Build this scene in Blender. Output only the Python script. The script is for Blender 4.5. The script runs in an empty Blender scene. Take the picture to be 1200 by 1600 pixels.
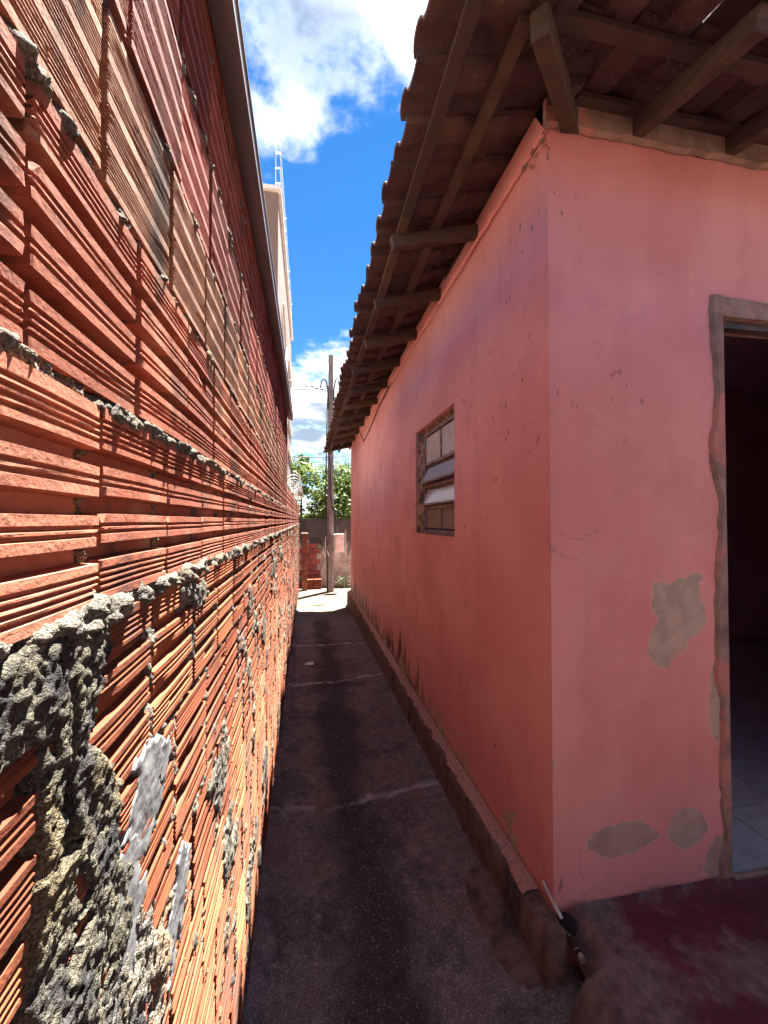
import bpy, bmesh, math, random
import numpy as np
from mathutils import Vector, Matrix
R = math.radians
random.seed(7)
scene = bpy.context.scene
C = scene.collection

# ------------------------------------------------------------------ camera
H = 1.65                      # eye height above the alley floor
F = 640.0                     # focal length in photo pixels (1200 x 1600)
YAW, PITCH = R(10.62), R(1.16)
cam_d = bpy.data.cameras.new('camera')
cam = bpy.data.objects.new('camera', cam_d)
C.objects.link(cam)
cam.location = (0, 0, H)
cam.rotation_euler = (R(90) + PITCH, 0, -YAW)
cam_d.sensor_fit = 'VERTICAL'
cam_d.sensor_height = 24.0
cam_d.lens = F / 1600 * 24.0
cam_d.clip_start = 0.02
cam_d.clip_end = 2000
scene.camera = cam

# ------------------------------------------------------------------ light
SUN = Vector((0.184, 0.22, 1.0)).normalized()
EL = math.asin(SUN.z)
AZ = math.atan2(SUN.x, SUN.y)
sun_d = bpy.data.lights.new('sun', 'SUN')
sun_d.energy = 5.0
sun_d.angle = R(0.53)
sun_d.color = (1.0, 0.95, 0.87)
sun = bpy.data.objects.new('sun', sun_d)
C.objects.link(sun)
sun.location = (2, 2, 12)
sun.rotation_euler = (-SUN).to_track_quat('-Z', 'Y').to_euler()

world = bpy.data.worlds.new('World')
scene.world = world
world.use_nodes = True
scene.cycles.max_bounces = 6
scene.cycles.diffuse_bounces = 5
scene.cycles.glossy_bounces = 2
scene.cycles.use_adaptive_sampling = True
scene.cycles.adaptive_threshold = 0.03
scene.cycles.transmission_bounces = 4
scene.cycles.caustics_reflective = False
scene.cycles.caustics_refractive = False
scene.view_settings.view_transform = 'Standard'
scene.view_settings.look = 'None'
scene.view_settings.gamma = 1.0
scene.view_settings.use_curve_mapping = False
scene.view_settings.exposure = 3.25
SKY_STRENGTH = 0.09


# ------------------------------------------------------------------ node helper
class T:
    def __init__(s, tree):
        s.t = tree
        tree.nodes.clear()

    def n(s, kind, **kw):
        nd = s.t.nodes.new(kind)
        for k, v in kw.items():
            setattr(nd, k, v)
        return nd

    def put(s, sock, v):
        if isinstance(v, bpy.types.NodeSocket):
            s.t.links.new(v, sock)
        elif v is not None:
            if isinstance(v, (tuple, list)) and len(v) == 3 and sock.type == 'RGBA':
                v = (*v, 1)
            sock.default_value = v

    def pos(s):
        return s.n('ShaderNodeNewGeometry').outputs['Position']

    def obj(s):
        return s.n('ShaderNodeTexCoord').outputs['Object']

    def noise(s, vec, scale, detail=4, rough=0.55, out='Fac', dist=0.0):
        nd = s.n('ShaderNodeTexNoise')
        s.put(nd.inputs['Vector'], vec)
        nd.inputs['Scale'].default_value = scale
        nd.inputs['Detail'].default_value = detail
        nd.inputs['Roughness'].default_value = rough
        nd.inputs['Distortion'].default_value = dist
        return nd.outputs[out]

    def voro(s, vec, scale, feature='F1', rnd=1.0):
        nd = s.n('ShaderNodeTexVoronoi', feature=feature)
        s.put(nd.inputs['Vector'], vec)
        nd.inputs['Scale'].default_value = scale
        nd.inputs['Randomness'].default_value = rnd
        return nd.outputs['Distance']

    def m(s, op, a, b=None, c=None, clamp=False):
        nd = s.n('ShaderNodeMath', operation=op, use_clamp=clamp)
        for i, v in enumerate((a, b, c)):
            if v is not None:
                s.put(nd.inputs[i], v)
        return nd.outputs[0]

    def vm(s, op, a, b=None, out=0):
        nd = s.n('ShaderNodeVectorMath', operation=op)
        s.put(nd.inputs[0], a)
        if b is not None:
            s.put(nd.inputs[1], b)
        return nd.outputs[out]

    def step(s, v, lo, hi):           # smooth 0..1 from lo to hi
        nd = s.n('ShaderNodeMapRange', interpolation_type='SMOOTHSTEP')
        s.put(nd.inputs['Value'], v)
        nd.inputs['From Min'].default_value = lo
        nd.inputs['From Max'].default_value = hi
        return nd.outputs['Result']

    def mix(s, f, a, b):
        nd = s.n('ShaderNodeMix', data_type='RGBA')
        s.put(nd.inputs[0], f)
        s.put(nd.inputs[6], a)
        s.put(nd.inputs[7], b)
        return nd.outputs[2]

    def scale(s, col, f):             # colour times value
        nd = s.n('ShaderNodeVectorMath', operation='SCALE')
        s.put(nd.inputs[0], col)
        s.put(nd.inputs['Scale'], f)
        return nd.outputs[0]

    def xyz(s, v):
        nd = s.n('ShaderNodeSeparateXYZ')
        s.put(nd.inputs[0], v)
        return nd.outputs

    def comb(s, x, y, z):
        nd = s.n('ShaderNodeCombineXYZ')
        for i, v in enumerate((x, y, z)):
            s.put(nd.inputs[i], v)
        return nd.outputs[0]

    def bump(s, h, strength=0.5, dist=0.01, normal=None):
        nd = s.n('ShaderNodeBump')
        nd.inputs['Strength'].default_value = strength
        nd.inputs['Distance'].default_value = dist
        s.put(nd.inputs['Height'], h)
        if normal is not None:
            s.put(nd.inputs['Normal'], normal)
        return nd.outputs[0]

    def rand(s):                      # differs per object and per loose piece
        a = s.n('ShaderNodeObjectInfo').outputs['Random']
        b = s.n('ShaderNodeNewGeometry').outputs['Random Per Island']
        return s.m('FRACT', s.m('ADD', a, b))

    def out(s, base, rough=0.85, normal=None, spec=0.25, metal=0.0, trans=0.0, extra=None):
        p = s.n('ShaderNodeBsdfPrincipled')
        s.put(p.inputs['Base Color'], base)
        s.put(p.inputs['Roughness'], rough)
        p.inputs['Specular IOR Level'].default_value = spec
        p.inputs['Metallic'].default_value = metal
        s.put(p.inputs['Transmission Weight'], trans)
        if normal is not None:
            s.put(p.inputs['Normal'], normal)
        sh = p.outputs[0]
        if extra is not None:
            mx = s.n('ShaderNodeMixShader')
            mx.inputs[0].default_value = extra[0]
            s.put(mx.inputs[1], sh)
            s.put(mx.inputs[2], extra[1])
            sh = mx.outputs[0]
        o = s.n('ShaderNodeOutputMaterial')
        s.t.links.new(sh, o.inputs['Surface'])


def mat(name, fn):
    m = bpy.data.materials.new(name)
    m.use_nodes = True
    fn(T(m.node_tree))
    return m


# ------------------------------------------------------------------ sky with fair weather clouds
def build_sky():
    t = T(world.node_tree)
    sky = t.n('ShaderNodeTexSky', sky_type='NISHITA')
    sky.sun_disc = False
    sky.sun_elevation = EL
    sky.sun_rotation = AZ
    sky.altitude = 600
    sky.air_density = 0.8
    sky.dust_density = 0.0
    sky.ozone_density = 3.0
    d = t.vm('NORMALIZE', t.n('ShaderNodeTexCoord').outputs['Generated'])
    x, y, z = t.xyz(d)
    zz = t.m('ADD', t.m('MAXIMUM', z, 0.0), 0.16)
    p = t.comb(t.m('ADD', t.m('DIVIDE', x, zz), CLOUD_OFF[0]), t.m('ADD', t.m('DIVIDE', y, zz), CLOUD_OFF[1]), CLOUD_OFF[2])
    big = t.noise(p, 1.25, 2, 0.5)
    fine = t.noise(p, 3.4, 6, 0.60)
    dens = t.m('ADD', t.m('MULTIPLY', big, 0.62), t.m('MULTIPLY', fine, 0.50))
    cov = t.step(dens, 0.535, 0.655)
    core = t.m('MULTIPLY', t.step(t.noise(t.vm('ADD', p, (3.7, 1.3, 5.1)), 2.3, 3, 0.55), 0.42, 0.62), t.step(dens, 0.56, 0.63))
    lit = t.mix(core, (2.5, 2.55, 2.6), (0.60, 0.74, 0.93))
    hsv = t.n('ShaderNodeHueSaturation')
    hsv.inputs['Saturation'].default_value = 1.28
    hsv.inputs['Value'].default_value = 0.33
    t.put(hsv.inputs['Color'], sky.outputs[0])
    col = t.mix(cov, hsv.outputs[0], lit)
    bg = t.n('ShaderNodeBackground')
    t.put(bg.inputs['Color'], col)
    bg.inputs['Strength'].default_value = SKY_STRENGTH
    o = t.n('ShaderNodeOutputWorld')
    t.t.links.new(bg.outputs[0], o.inputs['Surface'])


CLOUD_OFF = (24.63, 56.45, 37.23)
build_sky()

# ------------------------------------------------------------------ geometry helpers
_cR = Matrix.Rotation(-YAW, 3, 'Z') @ Matrix.Rotation(R(90) + PITCH, 3, 'X')


def ray(px, py):
    return _cR @ Vector(((px - 600) / F, (800 - py) / F, -1.0))


def on_y(px, py, Y):                  # photo pixel -> point on the plane y = Y
    d = ray(px, py)
    return Vector((0, 0, H)) + d * (Y / d.y)


def on_x(px, py, X):
    d = ray(px, py)
    return Vector((0, 0, H)) + d * (X / d.x)


def on_z(px, py, Z):
    d = ray(px, py)
    return Vector((0, 0, H)) + d * ((Z - H) / d.z)


def project(p):
    v = _cR.transposed() @ (Vector(p) - Vector((0, 0, H)))
    if v.z > -1e-3:
        return None
    return 600 + F * v.x / -v.z, 800 - F * v.y / -v.z


def mesh(name, verts, faces, m=None, smooth=False):
    me = bpy.data.meshes.new(name)
    me.from_pydata([tuple(v) for v in verts], [], [tuple(f) for f in faces])
    if m:
        me.materials.append(m)
    if smooth:
        me.polygons.foreach_set('use_smooth', [True] * len(me.polygons))
    me.update()
    return me


def obj(name, me, parent=None, loc=None, rot=None, label=None, cat=None, group=None, kind=None):
    o = bpy.data.objects.new(name, me)
    C.objects.link(o)
    if loc is not None:
        o.location = loc
    if rot is not None:
        o.rotation_euler = rot
    if parent is not None:
        o.parent = parent
    for k, v in (('label', label), ('category', cat), ('group', group), ('kind', kind)):
        if v:
            o[k] = v
    return o


class MB:                              # mesh builder, one part at a time
    def __init__(s):
        s.v, s.f = [], []

    def add(s, v, f):
        b = len(s.v)
        s.v += [tuple(p) for p in v]
        s.f += [tuple(i + b for i in q) for q in f]
        return s

    def box(s, x0, x1, y0, y1, z0, z1, jit=0.0):
        v = [(x, y, z) for x in (x0, x1) for y in (y0, y1) for z in (z0, z1)]
        if jit:
            v = [tuple(c + random.uniform(-jit, jit) for c in p) for p in v]
        return s.add(v, [(0, 1, 3, 2), (4, 6, 7, 5), (0, 4, 5, 1), (2, 3, 7, 6), (0, 2, 6, 4), (1, 5, 7, 3)])

    def beam(s, a, b, w, h, up=(0, 0, 1), taper=1.0):
        a, b = Vector(a), Vector(b)
        d = (b - a).normalized()
        r = d.cross(Vector(up)).normalized()
        u = r.cross(d).normalized()
        v = []
        for p, k in ((a, 1), (b, taper)):
            for sx, sz in ((-1, -1), (1, -1), (1, 1), (-1, 1)):
                v.append(p + r * (sx * w / 2 * k) + u * (sz * h / 2 * k))
        return s.add(v, [(0, 1, 2, 3), (7, 6, 5, 4), (0, 4, 5, 1), (1, 5, 6, 2), (2, 6, 7, 3), (3, 7, 4, 0)])

    def tube(s, pts, r, n=6, cap=True):
        pts = [Vector(p) for p in pts]
        rs = r if isinstance(r, (list, tuple)) else [r] * len(pts)
        rings = []
        ref = None
        for i, p in enumerate(pts):
            d = (pts[min(i + 1, len(pts) - 1)] - pts[max(i - 1, 0)]).normalized()
            if ref is None:
                ref = d.orthogonal().normalized()
            ref = (ref - d * ref.dot(d)).normalized()
            b = d.cross(ref)
            rings.append([p + (ref * math.cos(2 * math.pi * k / n) + b * math.sin(2 * math.pi * k / n)) * rs[i] for k in range(n)])
        v = [q for g in rings for q in g]
        f = [(i * n + k, i * n + (k + 1) % n, (i + 1) * n + (k + 1) % n, (i + 1) * n + k) for i in range(len(pts) - 1) for k in range(n)]
        if cap:
            f += [tuple(range(n - 1, -1, -1)), tuple((len(pts) - 1) * n + k for k in range(n))]
        return s.add(v, f)

    def prism(s, poly, axis, a, b):    # polygon of (u, v) extruded along an axis
        def P(u, v, w):
            return {'x': (w, u, v), 'y': (u, w, v), 'z': (u, v, w)}[axis]
        n = len(poly)
        v = [P(u, w, a) for u, w in poly] + [P(u, w, b) for u, w in poly]
        f = [tuple(range(n)), tuple(range(2 * n - 1, n - 1, -1))]
        f += [(i, i + n, (i + 1) % n + n, (i + 1) % n) for i in range(n)]
        return s.add(v, f)

    def me(s, name, m, smooth=False, bevel=0.0, fix=True):
        me = mesh(name, s.v, s.f, m, smooth)
        if fix or bevel:
            bm = bmesh.new()
            bm.from_mesh(me)
            if bevel:
                bmesh.ops.bevel(bm, geom=list(bm.edges), offset=bevel, segments=1, affect='EDGES', clamp_overlap=True)
            bmesh.ops.recalc_face_normals(bm, faces=list(bm.faces))
            bm.to_mesh(me)
            bm.free()
        return me


_tab = np.random.default_rng(11).random((256, 256))


def vn(u, v, s, seed=0):               # value noise 0..1, feature size s
    a, b = u / s + seed * 37.13, v / s + seed * 17.71
    i, j = np.floor(a).astype(int), np.floor(b).astype(int)
    fa, fb = a - i, b - j
    fa, fb = fa * fa * (3 - 2 * fa), fb * fb * (3 - 2 * fb)
    g = lambda x, y: _tab[x & 255, y & 255]
    return (g(i, j) * (1 - fa) + g(i + 1, j) * fa) * (1 - fb) + (g(i, j + 1) * (1 - fa) + g(i + 1, j + 1) * fa) * fb


def fbm(u, v, s, o=4, seed=0):
    r, a, tot = 0, 1.0, 0
    for k in range(o):
        r = r + a * vn(u, v, s / 2 ** k, seed + k * 3)
        tot += a
        a *= 0.55
    return r / tot


def grid_faces(nu, nv, keep=None):
    i = np.arange(nu - 1)[:, None] * nv + np.arange(nv - 1)[None, :]
    q = np.stack([i, i + nv, i + nv + 1, i + 1], -1)
    if keep is not None:
        q = q[keep]
    return q.reshape(-1, 4)


def np_mesh(name, V, Q, m, smooth=True):
    used = np.unique(Q)
    remap = np.zeros(len(V), int)
    remap[used] = np.arange(len(used))
    V, Q = V[used], remap[Q]
    me = bpy.data.meshes.new(name)
    me.vertices.add(len(V))
    me.vertices.foreach_set('co', V.astype(np.float32).ravel())
    me.loops.add(Q.size)
    me.loops.foreach_set('vertex_index', Q.astype(np.int32).ravel())
    me.polygons.add(len(Q))
    me.polygons.foreach_set('loop_start', np.arange(0, Q.size, 4, dtype=np.int32))
    me.polygons.foreach_set('use_smooth', np.full(len(Q), smooth))
    me.materials.append(m)
    me.update(calc_edges=True)
    me.validate()
    return me


def empty(name, loc, label, cat, group=None, kind=None):
    return obj(name, None, None, loc, None, label, cat, group, kind)


# ------------------------------------------------------------------ materials
def m_brick(name, cols, mould, dust):
    def fn(t):
        p = t.pos()
        r = t.rand()
        c = t.mix(t.step(r, 0.0, 0.55), cols[0], cols[1])
        c = t.mix(t.step(r, 0.5, 1.0), c, cols[2])
        r2 = t.m('FRACT', t.m('MULTIPLY', r, 7.31))
        c = t.scale(c, t.m('ADD', 0.68, t.m('MULTIPLY', r2, 0.5)))
        n1 = t.noise(p, 26, 3, 0.6)
        c = t.mix(t.m('MULTIPLY', t.step(n1, 0.35, 0.75), 0.45), c, t.scale(c, 0.55))
        n2 = t.noise(p, 9, 3, 0.65)
        c = t.mix(t.m('MULTIPLY', t.step(n2, 0.50, 0.78), dust), c, (0.40, 0.25, 0.17))
        n3 = t.noise(t.vm('MULTIPLY', p, (1, 1.0, 0.45)), 5.5, 4, 0.7)
        c = t.mix(t.m('MULTIPLY', t.step(n3, 0.50, 0.68), mould), c, (0.045, 0.035, 0.03))
        speck = t.noise(p, 320, 1, 0.6)
        c = t.mix(t.m('MULTIPLY', t.step(speck, 0.58, 0.75), 0.35), c, t.scale(c, 1.5))
        h = t.m('ADD', t.noise(p, 180, 2, 0.65), t.m('MULTIPLY', n1, 0.7))
        t.out(c, 0.88, t.bump(h, 0.3, 0.003), 0.2)
    return mat(name, fn)


M = {}
M['brick'] = m_brick('red_clay', ((0.32, 0.105, 0.064), (0.26, 0.084, 0.053), (0.35, 0.13, 0.080)), 0.7, 0.55)
M['brick_low'] = m_brick('orange_clay', ((0.215, 0.058, 0.027), (0.17, 0.046, 0.023), (0.255, 0.080, 0.037)), 0.7, 0.08)
M['brick_tan'] = m_brick('tan_clay', ((0.30, 0.145, 0.09), (0.26, 0.12, 0.075), (0.34, 0.17, 0.11)), 0.85, 0.9)
M['brick_top'] = m_brick('maroon_clay', ((0.30, 0.088, 0.072), (0.26, 0.074, 0.062), (0.34, 0.11, 0.086)), 0.55, 0.3)


def f_mortar(t, dark=False):
    p = t.pos()
    n = t.noise(p, 16, 3, 0.6)
    g = t.noise(p, 300, 1, 0.6)
    if dark:
        c = t.mix(t.step(n, 0.40, 0.60), (0.115, 0.104, 0.078), (0.040, 0.039, 0.038))
        c = t.mix(t.step(t.noise(p, 6.0, 2, 0.6), 0.50, 0.62), c, (0.13, 0.106, 0.066))
    else:
        c = t.mix(t.step(n, 0.38, 0.66), (0.20, 0.18, 0.145), (0.10, 0.093, 0.083))
        c = t.mix(t.step(t.noise(p, 5.0, 2, 0.6), 0.5, 0.66), c, (0.22, 0.16, 0.11))
    c = t.mix(t.step(g, 0.40, 0.62), t.scale(c, 0.5), t.scale(c, 1.1))
    grain = t.noise(p, 330, 2, 0.75)
    t.out(c, 0.95, t.bump(grain, 1.0, 0.0045), 0.15)


def f_mortar_dark(t):
    f_mortar(t, True)


M['mortar'] = mat('sandy_mortar', f_mortar)
M['mortar_dark'] = mat('mouldy_mortar', f_mortar_dark)


def f_smear(t):
    p = t.pos()
    c = t.mix(t.step(t.noise(p, 40, 5, 0.6), 0.35, 0.7), (0.165, 0.168, 0.17), (0.10, 0.102, 0.105))
    t.out(c, 0.7, t.bump(t.noise(p, 120, 4, 0.6), 0.35, 0.003), 0.3)


M['smear'] = mat('grey_cement', f_smear)


def f_core(t):
    t.out((0.16, 0.05, 0.03), 0.95)


M['core'] = mat('clay_core', f_core)


def f_zinc(t):
    p = t.pos()
    c = t.mix(t.step(t.noise(t.vm('MULTIPLY', p, (1, 0.2, 3)), 5, 5, 0.6), 0.35, 0.7), (0.33, 0.33, 0.34), (0.20, 0.195, 0.19))
    t.out(c, 0.45, t.bump(t.noise(p, 20, 2), 0.1, 0.01), 0.4, 0.35)


M['zinc'] = mat('weathered_zinc', f_zinc)


# ------------------------------------------------------------------ the ground
def f_alley(t):
    p = t.pos()
    x, y, z = t.xyz(p)
    n1 = t.noise(p, 3.2, 6, 0.65)
    n2 = t.noise(p, 18, 6, 0.75)
    n3 = t.noise(p, 150, 2, 0.7)
    c = t.mix(t.step(n2, 0.30, 0.72), (0.115, 0.103, 0.098), (0.30, 0.272, 0.255))
    c = t.mix(t.step(n1, 0.42, 0.66), c, (0.17, 0.128, 0.11))
    # black mould along the wet middle of the path
    xc = t.m('ADD', x, t.m('MULTIPLY', t.m('SUBTRACT', t.noise(p, 2.2, 4, 0.6), 0.5), 0.55))
    mid = t.m('SUBTRACT', 1.0, t.step(t.m('ABSOLUTE', t.m('SUBTRACT', xc, 0.26)), 0.05, 0.24))
    old = t.m('SUBTRACT', 1.0, t.step(y, 7.2, 7.9))
    c = t.mix(t.m('MULTIPLY', t.m('MULTIPLY', mid, old), 0.78), c, (0.030, 0.028, 0.032))
    c = t.mix(t.m('MULTIPLY', t.m('MULTIPLY', t.step(n1, 0.55, 0.38), old), 0.5), c, (0.035, 0.030, 0.032))
    # cement left in the cross joints
    for Y0, sl in ((2.42, 0.10), (4.33, 0.16), (5.75, 0.05)):
        yy = t.m('ADD', t.m('SUBTRACT', y, t.m('MULTIPLY', x, sl)), t.m('MULTIPLY', t.m('SUBTRACT', t.noise(p, 7, 4), 0.5), 0.16))
        ln = t.m('SUBTRACT', 1.0, t.step(t.m('ABSOLUTE', t.m('SUBTRACT', yy, Y0)), 0.008, 0.045))
        ln = t.m('MULTIPLY', ln, t.step(t.noise(p, 5.0, 3), 0.42, 0.60))
        c = t.mix(t.m('MULTIPLY', ln, 0.8), c, (0.42, 0.41, 0.41))
    # bare clean concrete towards the street
    new = t.step(t.m('ADD', y, t.m('MULTIPLY', n1, 0.6)), 7.4, 8.2)
    dirt = t.step(t.noise(t.vm('MULTIPLY', p, (0.6, 1.6, 1)), 4, 6, 0.7), 0.42, 0.66)
    c = t.mix(new, c, t.mix(dirt, (0.105, 0.09, 0.072), (0.065, 0.05, 0.036)))
    c = t.mix(t.m('MULTIPLY', t.step(n3, 0.50, 0.62), 0.75), c, t.scale(c, 2.4))
    t.out(c, 0.86, t.bump(t.m('ADD', n2, t.m('MULTIPLY', n3, 0.45)), 0.9, 0.014), 0.2)


M['alley'] = mat('stained_alley_concrete', f_alley)


def f_earth(t):
    p = t.pos()
    c = t.mix(t.step(t.noise(p, 0.8, 6, 0.65), 0.35, 0.7), (0.24, 0.17, 0.12), (0.15, 0.12, 0.085))
    t.out(c, 0.95, t.bump(t.noise(p, 6, 5), 0.4, 0.03))


M['earth'] = mat('bare_earth', f_earth)


def gz(Y):                              # the alley falls gently to the street
    return np.where(Y < 2.5, 0.0, -0.021 * (np.clip(Y, 2.5, 12.5) - 2.5))


def gzf(Y):
    return float(gz(np.array(float(Y))))


xs = np.linspace(-0.21, 1.0, 61)
ys = np.concatenate([np.linspace(-2.5, 0.3, 10), np.linspace(0.34, 4.0, 140), np.linspace(4.1, 8.75, 70)])
XX, YY = np.meshgrid(xs, ys, indexing='ij')
ZZ = gz(YY) + (fbm(XX, YY, 0.30, 4, 2) - 0.5) * 0.016 - 0.010 * np.exp(-((XX - 0.28) / 0.18) ** 2)
for Y0, sl in ((2.42, 0.10), (4.33, 0.16), (5.75, 0.05)):
    ZZ -= 0.006 * np.exp(-((YY - XX * sl - Y0 + (vn(XX, YY, 0.15, 4) - 0.5) * 0.08) / 0.012) ** 2)
ZZ += np.clip(0.03 - np.abs(XX - 0.86) * 0.25, 0, 1) * fbm(XX, YY, 0.12, 3, 9)
me = np_mesh('alley_path', np.stack([XX, YY, ZZ], -1).reshape(-1, 3), grid_faces(*XX.shape), M['alley'])
obj('alley_path', me, label='dark stained concrete alley path between brick wall and pink house', cat='path', kind='structure')
xs = np.linspace(-0.9, 6.5, 75)
ys = np.linspace(8.75, 11.62, 40)
XX, YY = np.meshgrid(xs, ys, indexing='ij')
ZZ = gz(YY) + (fbm(XX, YY, 0.5, 4, 5) - 0.5) * 0.03
ZZ[:, 0] = gz(YY[:, 0])
me = np_mesh('yard_pavement', np.stack([XX, YY, ZZ], -1).reshape(-1, 3), grid_faces(*XX.shape), M['alley'])
obj('yard_pavement', me, label='sunlit worn concrete at the end of the alley', cat='pavement', kind='structure')
me = mesh('ground', [(-400, -400, -0.26), (400, -400, -0.26), (400, 400, -0.26), (-400, 400, -0.26)], [(0, 1, 2, 3)], M['earth'])
obj('ground', me, label='bare earth ground around the houses', cat='ground', kind='structure')

# concrete fillet along the foot of the brick wall
ys = np.linspace(-2.0, 8.9, 420)
us = np.linspace(0, 1, 7)
YY, UU = np.meshgrid(ys, us, indexing='ij')
wv = 0.085 + 0.05 * (fbm(YY, YY * 0 + 3.3, 0.5, 4, 3) - 0.5)
XX = -0.215 + UU * wv
ZZ = gz(YY) + 0.035 * (1 - UU ** 3) + (vn(YY, XX, 0.03, 2) - 0.5) * 0.010 - 0.006
me = np_mesh('footing', np.stack([XX, YY, ZZ], -1).reshape(-1, 3), grid_faces(*YY.shape), M['alley'])
obj('footing', me, label='uneven concrete fillet along the foot of the brick wall', cat='footing', kind='structure')

# ------------------------------------------------------------------ the brick wall on the left
WX = -0.20                              # front face of the bricks
TALL_Y = 4.25                           # the tall part ends here
LOW_END = 10.6
PITCH_Z = 0.209
JZ = [1.56 - PITCH_Z * k for k in range(8, -1, -1)] + [1.77, 1.99, 2.185, 2.395, 2.60]   # bed joints
TOP = 2.70


def prof(kind, hgt):
    """(x depth, z) outline of a hollow brick's ribbed face, bottom to top"""
    if kind in 'AC':
        s = [(.012, 0), (.004, -.005), (.0035, 0), (.004, -.005), (.0035, 0), (.004, -.005), (.0035, 0), (.004, -.005), (.010, 0),
             (.018, -.021),
             (.011, 0), (.004, -.005), (.004, 0), (.004, -.005), (.011, 0),
             (.020, -.021),
             (.011, 0), (.004, -.005), (.004, 0), (.004, -.005), (.011, 0),
             (.018, -.021),
             (.008, 0), (.004, -.005), (.0035, 0), (.004, -.005), (.0035, 0), (.004, -.005), (.0035, 0), (.004, -.005), (.014, 0)]
    else:
        s = [(.010, 0)]
        for k in range(4):
            for j in range(6):
                s += [(.0024, -.0032), (.0022, 0)]
            s += [(.0024, -.0032), (.013 if k < 3 else .010, 0)]
    if kind == 'C':
        s = [(a, d * 0.55) for a, d in s]
    tot = sum(a for a, b in s)
    k = hgt / tot
    pts, z = [], 0
    for a, d in s:
        a *= k
        e = min(0.0007, a * 0.25) if kind != 'C' else min(0.0016, a * 0.38)
        pts += [(d, z + e), (d, z + a - e)]
        z += a
    return pts


def brick_mesh(name, kind, length, hgt, m, seed, rough=1.0):
    rng = np.random.default_rng(seed)
    P = np.array(prof(kind, hgt))
    hl = length / 2
    if rough > 1.5:
        ysg = np.linspace(-hl, hl, 22)
    else:
        ysg = np.array([-hl, -hl + .003, -hl + .009, -hl + .018, -hl * .35, 0, hl * .4, hl - .016, hl - .007, hl - .003, hl])
        if rng.random() < 0.7:
            c0 = rng.uniform(-hl * .7, hl * .6)
            ysg = np.sort(np.concatenate([ysg, [c0, c0 + .003, c0 + .007, c0 + .010]]))
    nseg = len(ysg)
    v = np.zeros((nseg, len(P), 3))
    sag, bow = rng.normal(0, 0.0008), rng.normal(0, 0.0008)
    for i, y in enumerate(ysg):
        k = math.cos(y / hl * 1.5)
        v[i, :, 0] = P[:, 0] + bow * k
        v[i, :, 1] = y
        v[i, :, 2] = P[:, 1] + sag * k
        if rough > 1.5:
            v[i, :, 0] += rng.normal(0, 0.0004, len(P)) - 0.002 * (rng.random(len(P)) > 0.9)
            v[i, :, 2] += rng.normal(0, 0.0003, len(P))
        else:
            v[i, :, 0] += rng.normal(0, 0.00012, len(P))
    v[0, :, 1] += rng.uniform(0, .0018, len(P))
    v[-1, :, 1] -= rng.uniform(0, .0018, len(P))
    v[0, :, 0] -= rng.uniform(0, .0012, len(P))
    v[-1, :, 0] -= rng.uniform(0, .0012, len(P))
    for _ in range(rng.integers(2, 6)):       # chips broken off the ribs and ends
        j0, wd = rng.integers(0, len(P)), rng.integers(2, 5)
        q = rng.random()
        i0 = 0 if q < .35 else nseg - 2 if q < .7 else rng.integers(2, nseg - 2)
        for j in range(max(0, j0 - wd), min(len(P), j0 + wd)):
            for i in (i0, i0 + 1):
                v[i, j, 0] = min(v[i, j, 0], rng.uniform(-.007, -.002))
    V = [tuple(p) for p in v.reshape(-1, 3)]
    n = len(P)
    F_ = [(i * n + j, i * n + j + 1, (i + 1) * n + j + 1, (i + 1) * n + j) for i in range(nseg - 1) for j in range(n - 1)]
    # back edge ring so that ends, top and bottom are closed
    b = len(V)
    D = -0.09
    for y in ysg:
        V += [(D, y, 0.0), (D, y, hgt)]
    for i in range(nseg - 1):
        F_.append((b + 2 * i, i * n, (i + 1) * n, b + 2 * i + 2))
        F_.append((i * n + n - 1, b + 2 * i + 1, b + 2 * i + 3, (i + 1) * n + n - 1))
    F_.append(tuple([b] + [b + 1] + [j for j in range(n - 1, -1, -1)]))
    e = (nseg - 1) * n
    F_.append(tuple([e + j for j in range(n)] + [b + 2 * nseg - 1, b + 2 * nseg - 2]))
    return mesh(name, V, F_, m)


tall = empty('brick_wall', (WX, 2.0, 0), 'tall bare wall of ribbed hollow clay bricks on the left, under a metal gutter', 'wall')
low = empty('brick_wall', (WX, 7.4, 0), 'lower stretch of ribbed brick wall continuing past the gutter end', 'wall')

courses = []
for c in range(len(JZ)):
    z0 = max(JZ[c], -0.1)
    z1 = JZ[c + 1] if c + 1 < len(JZ) else TOP + 0.08
    # first seam seen in the photograph for this course
    if c == 8:
        ph = 0.457
    elif c == 9:
        ph = 0.530
    elif c == 10:
        ph = 0.452
    elif c == 11:
        ph = 0.500
    else:
        ph = 0.600 if c % 2 else 0.485
    kind = 'B' if c >= 10 else 'A' if c >= 8 else 'C'
    m = 'brick_low' if c < 8 else 'brick' if c < 10 else 'brick_tan' if c == 10 else 'brick_top'
    courses.append((z0, z1, ph, kind, m))

_lib = {}


def lib(kind, m, hgt, var):
    k = (kind, m, round(hgt, 3), var)
    if k not in _lib:
        _lib[k] = brick_mesh('brick', kind, 0.193, hgt, M[m], hash((kind, m, var)) % 9999 if False else (ord(kind) * 7 + len(m) * 31 + var * 101 + int(hgt * 1000)), 1.0 if var < 7 else 2.4)
    return _lib[k]


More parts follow.
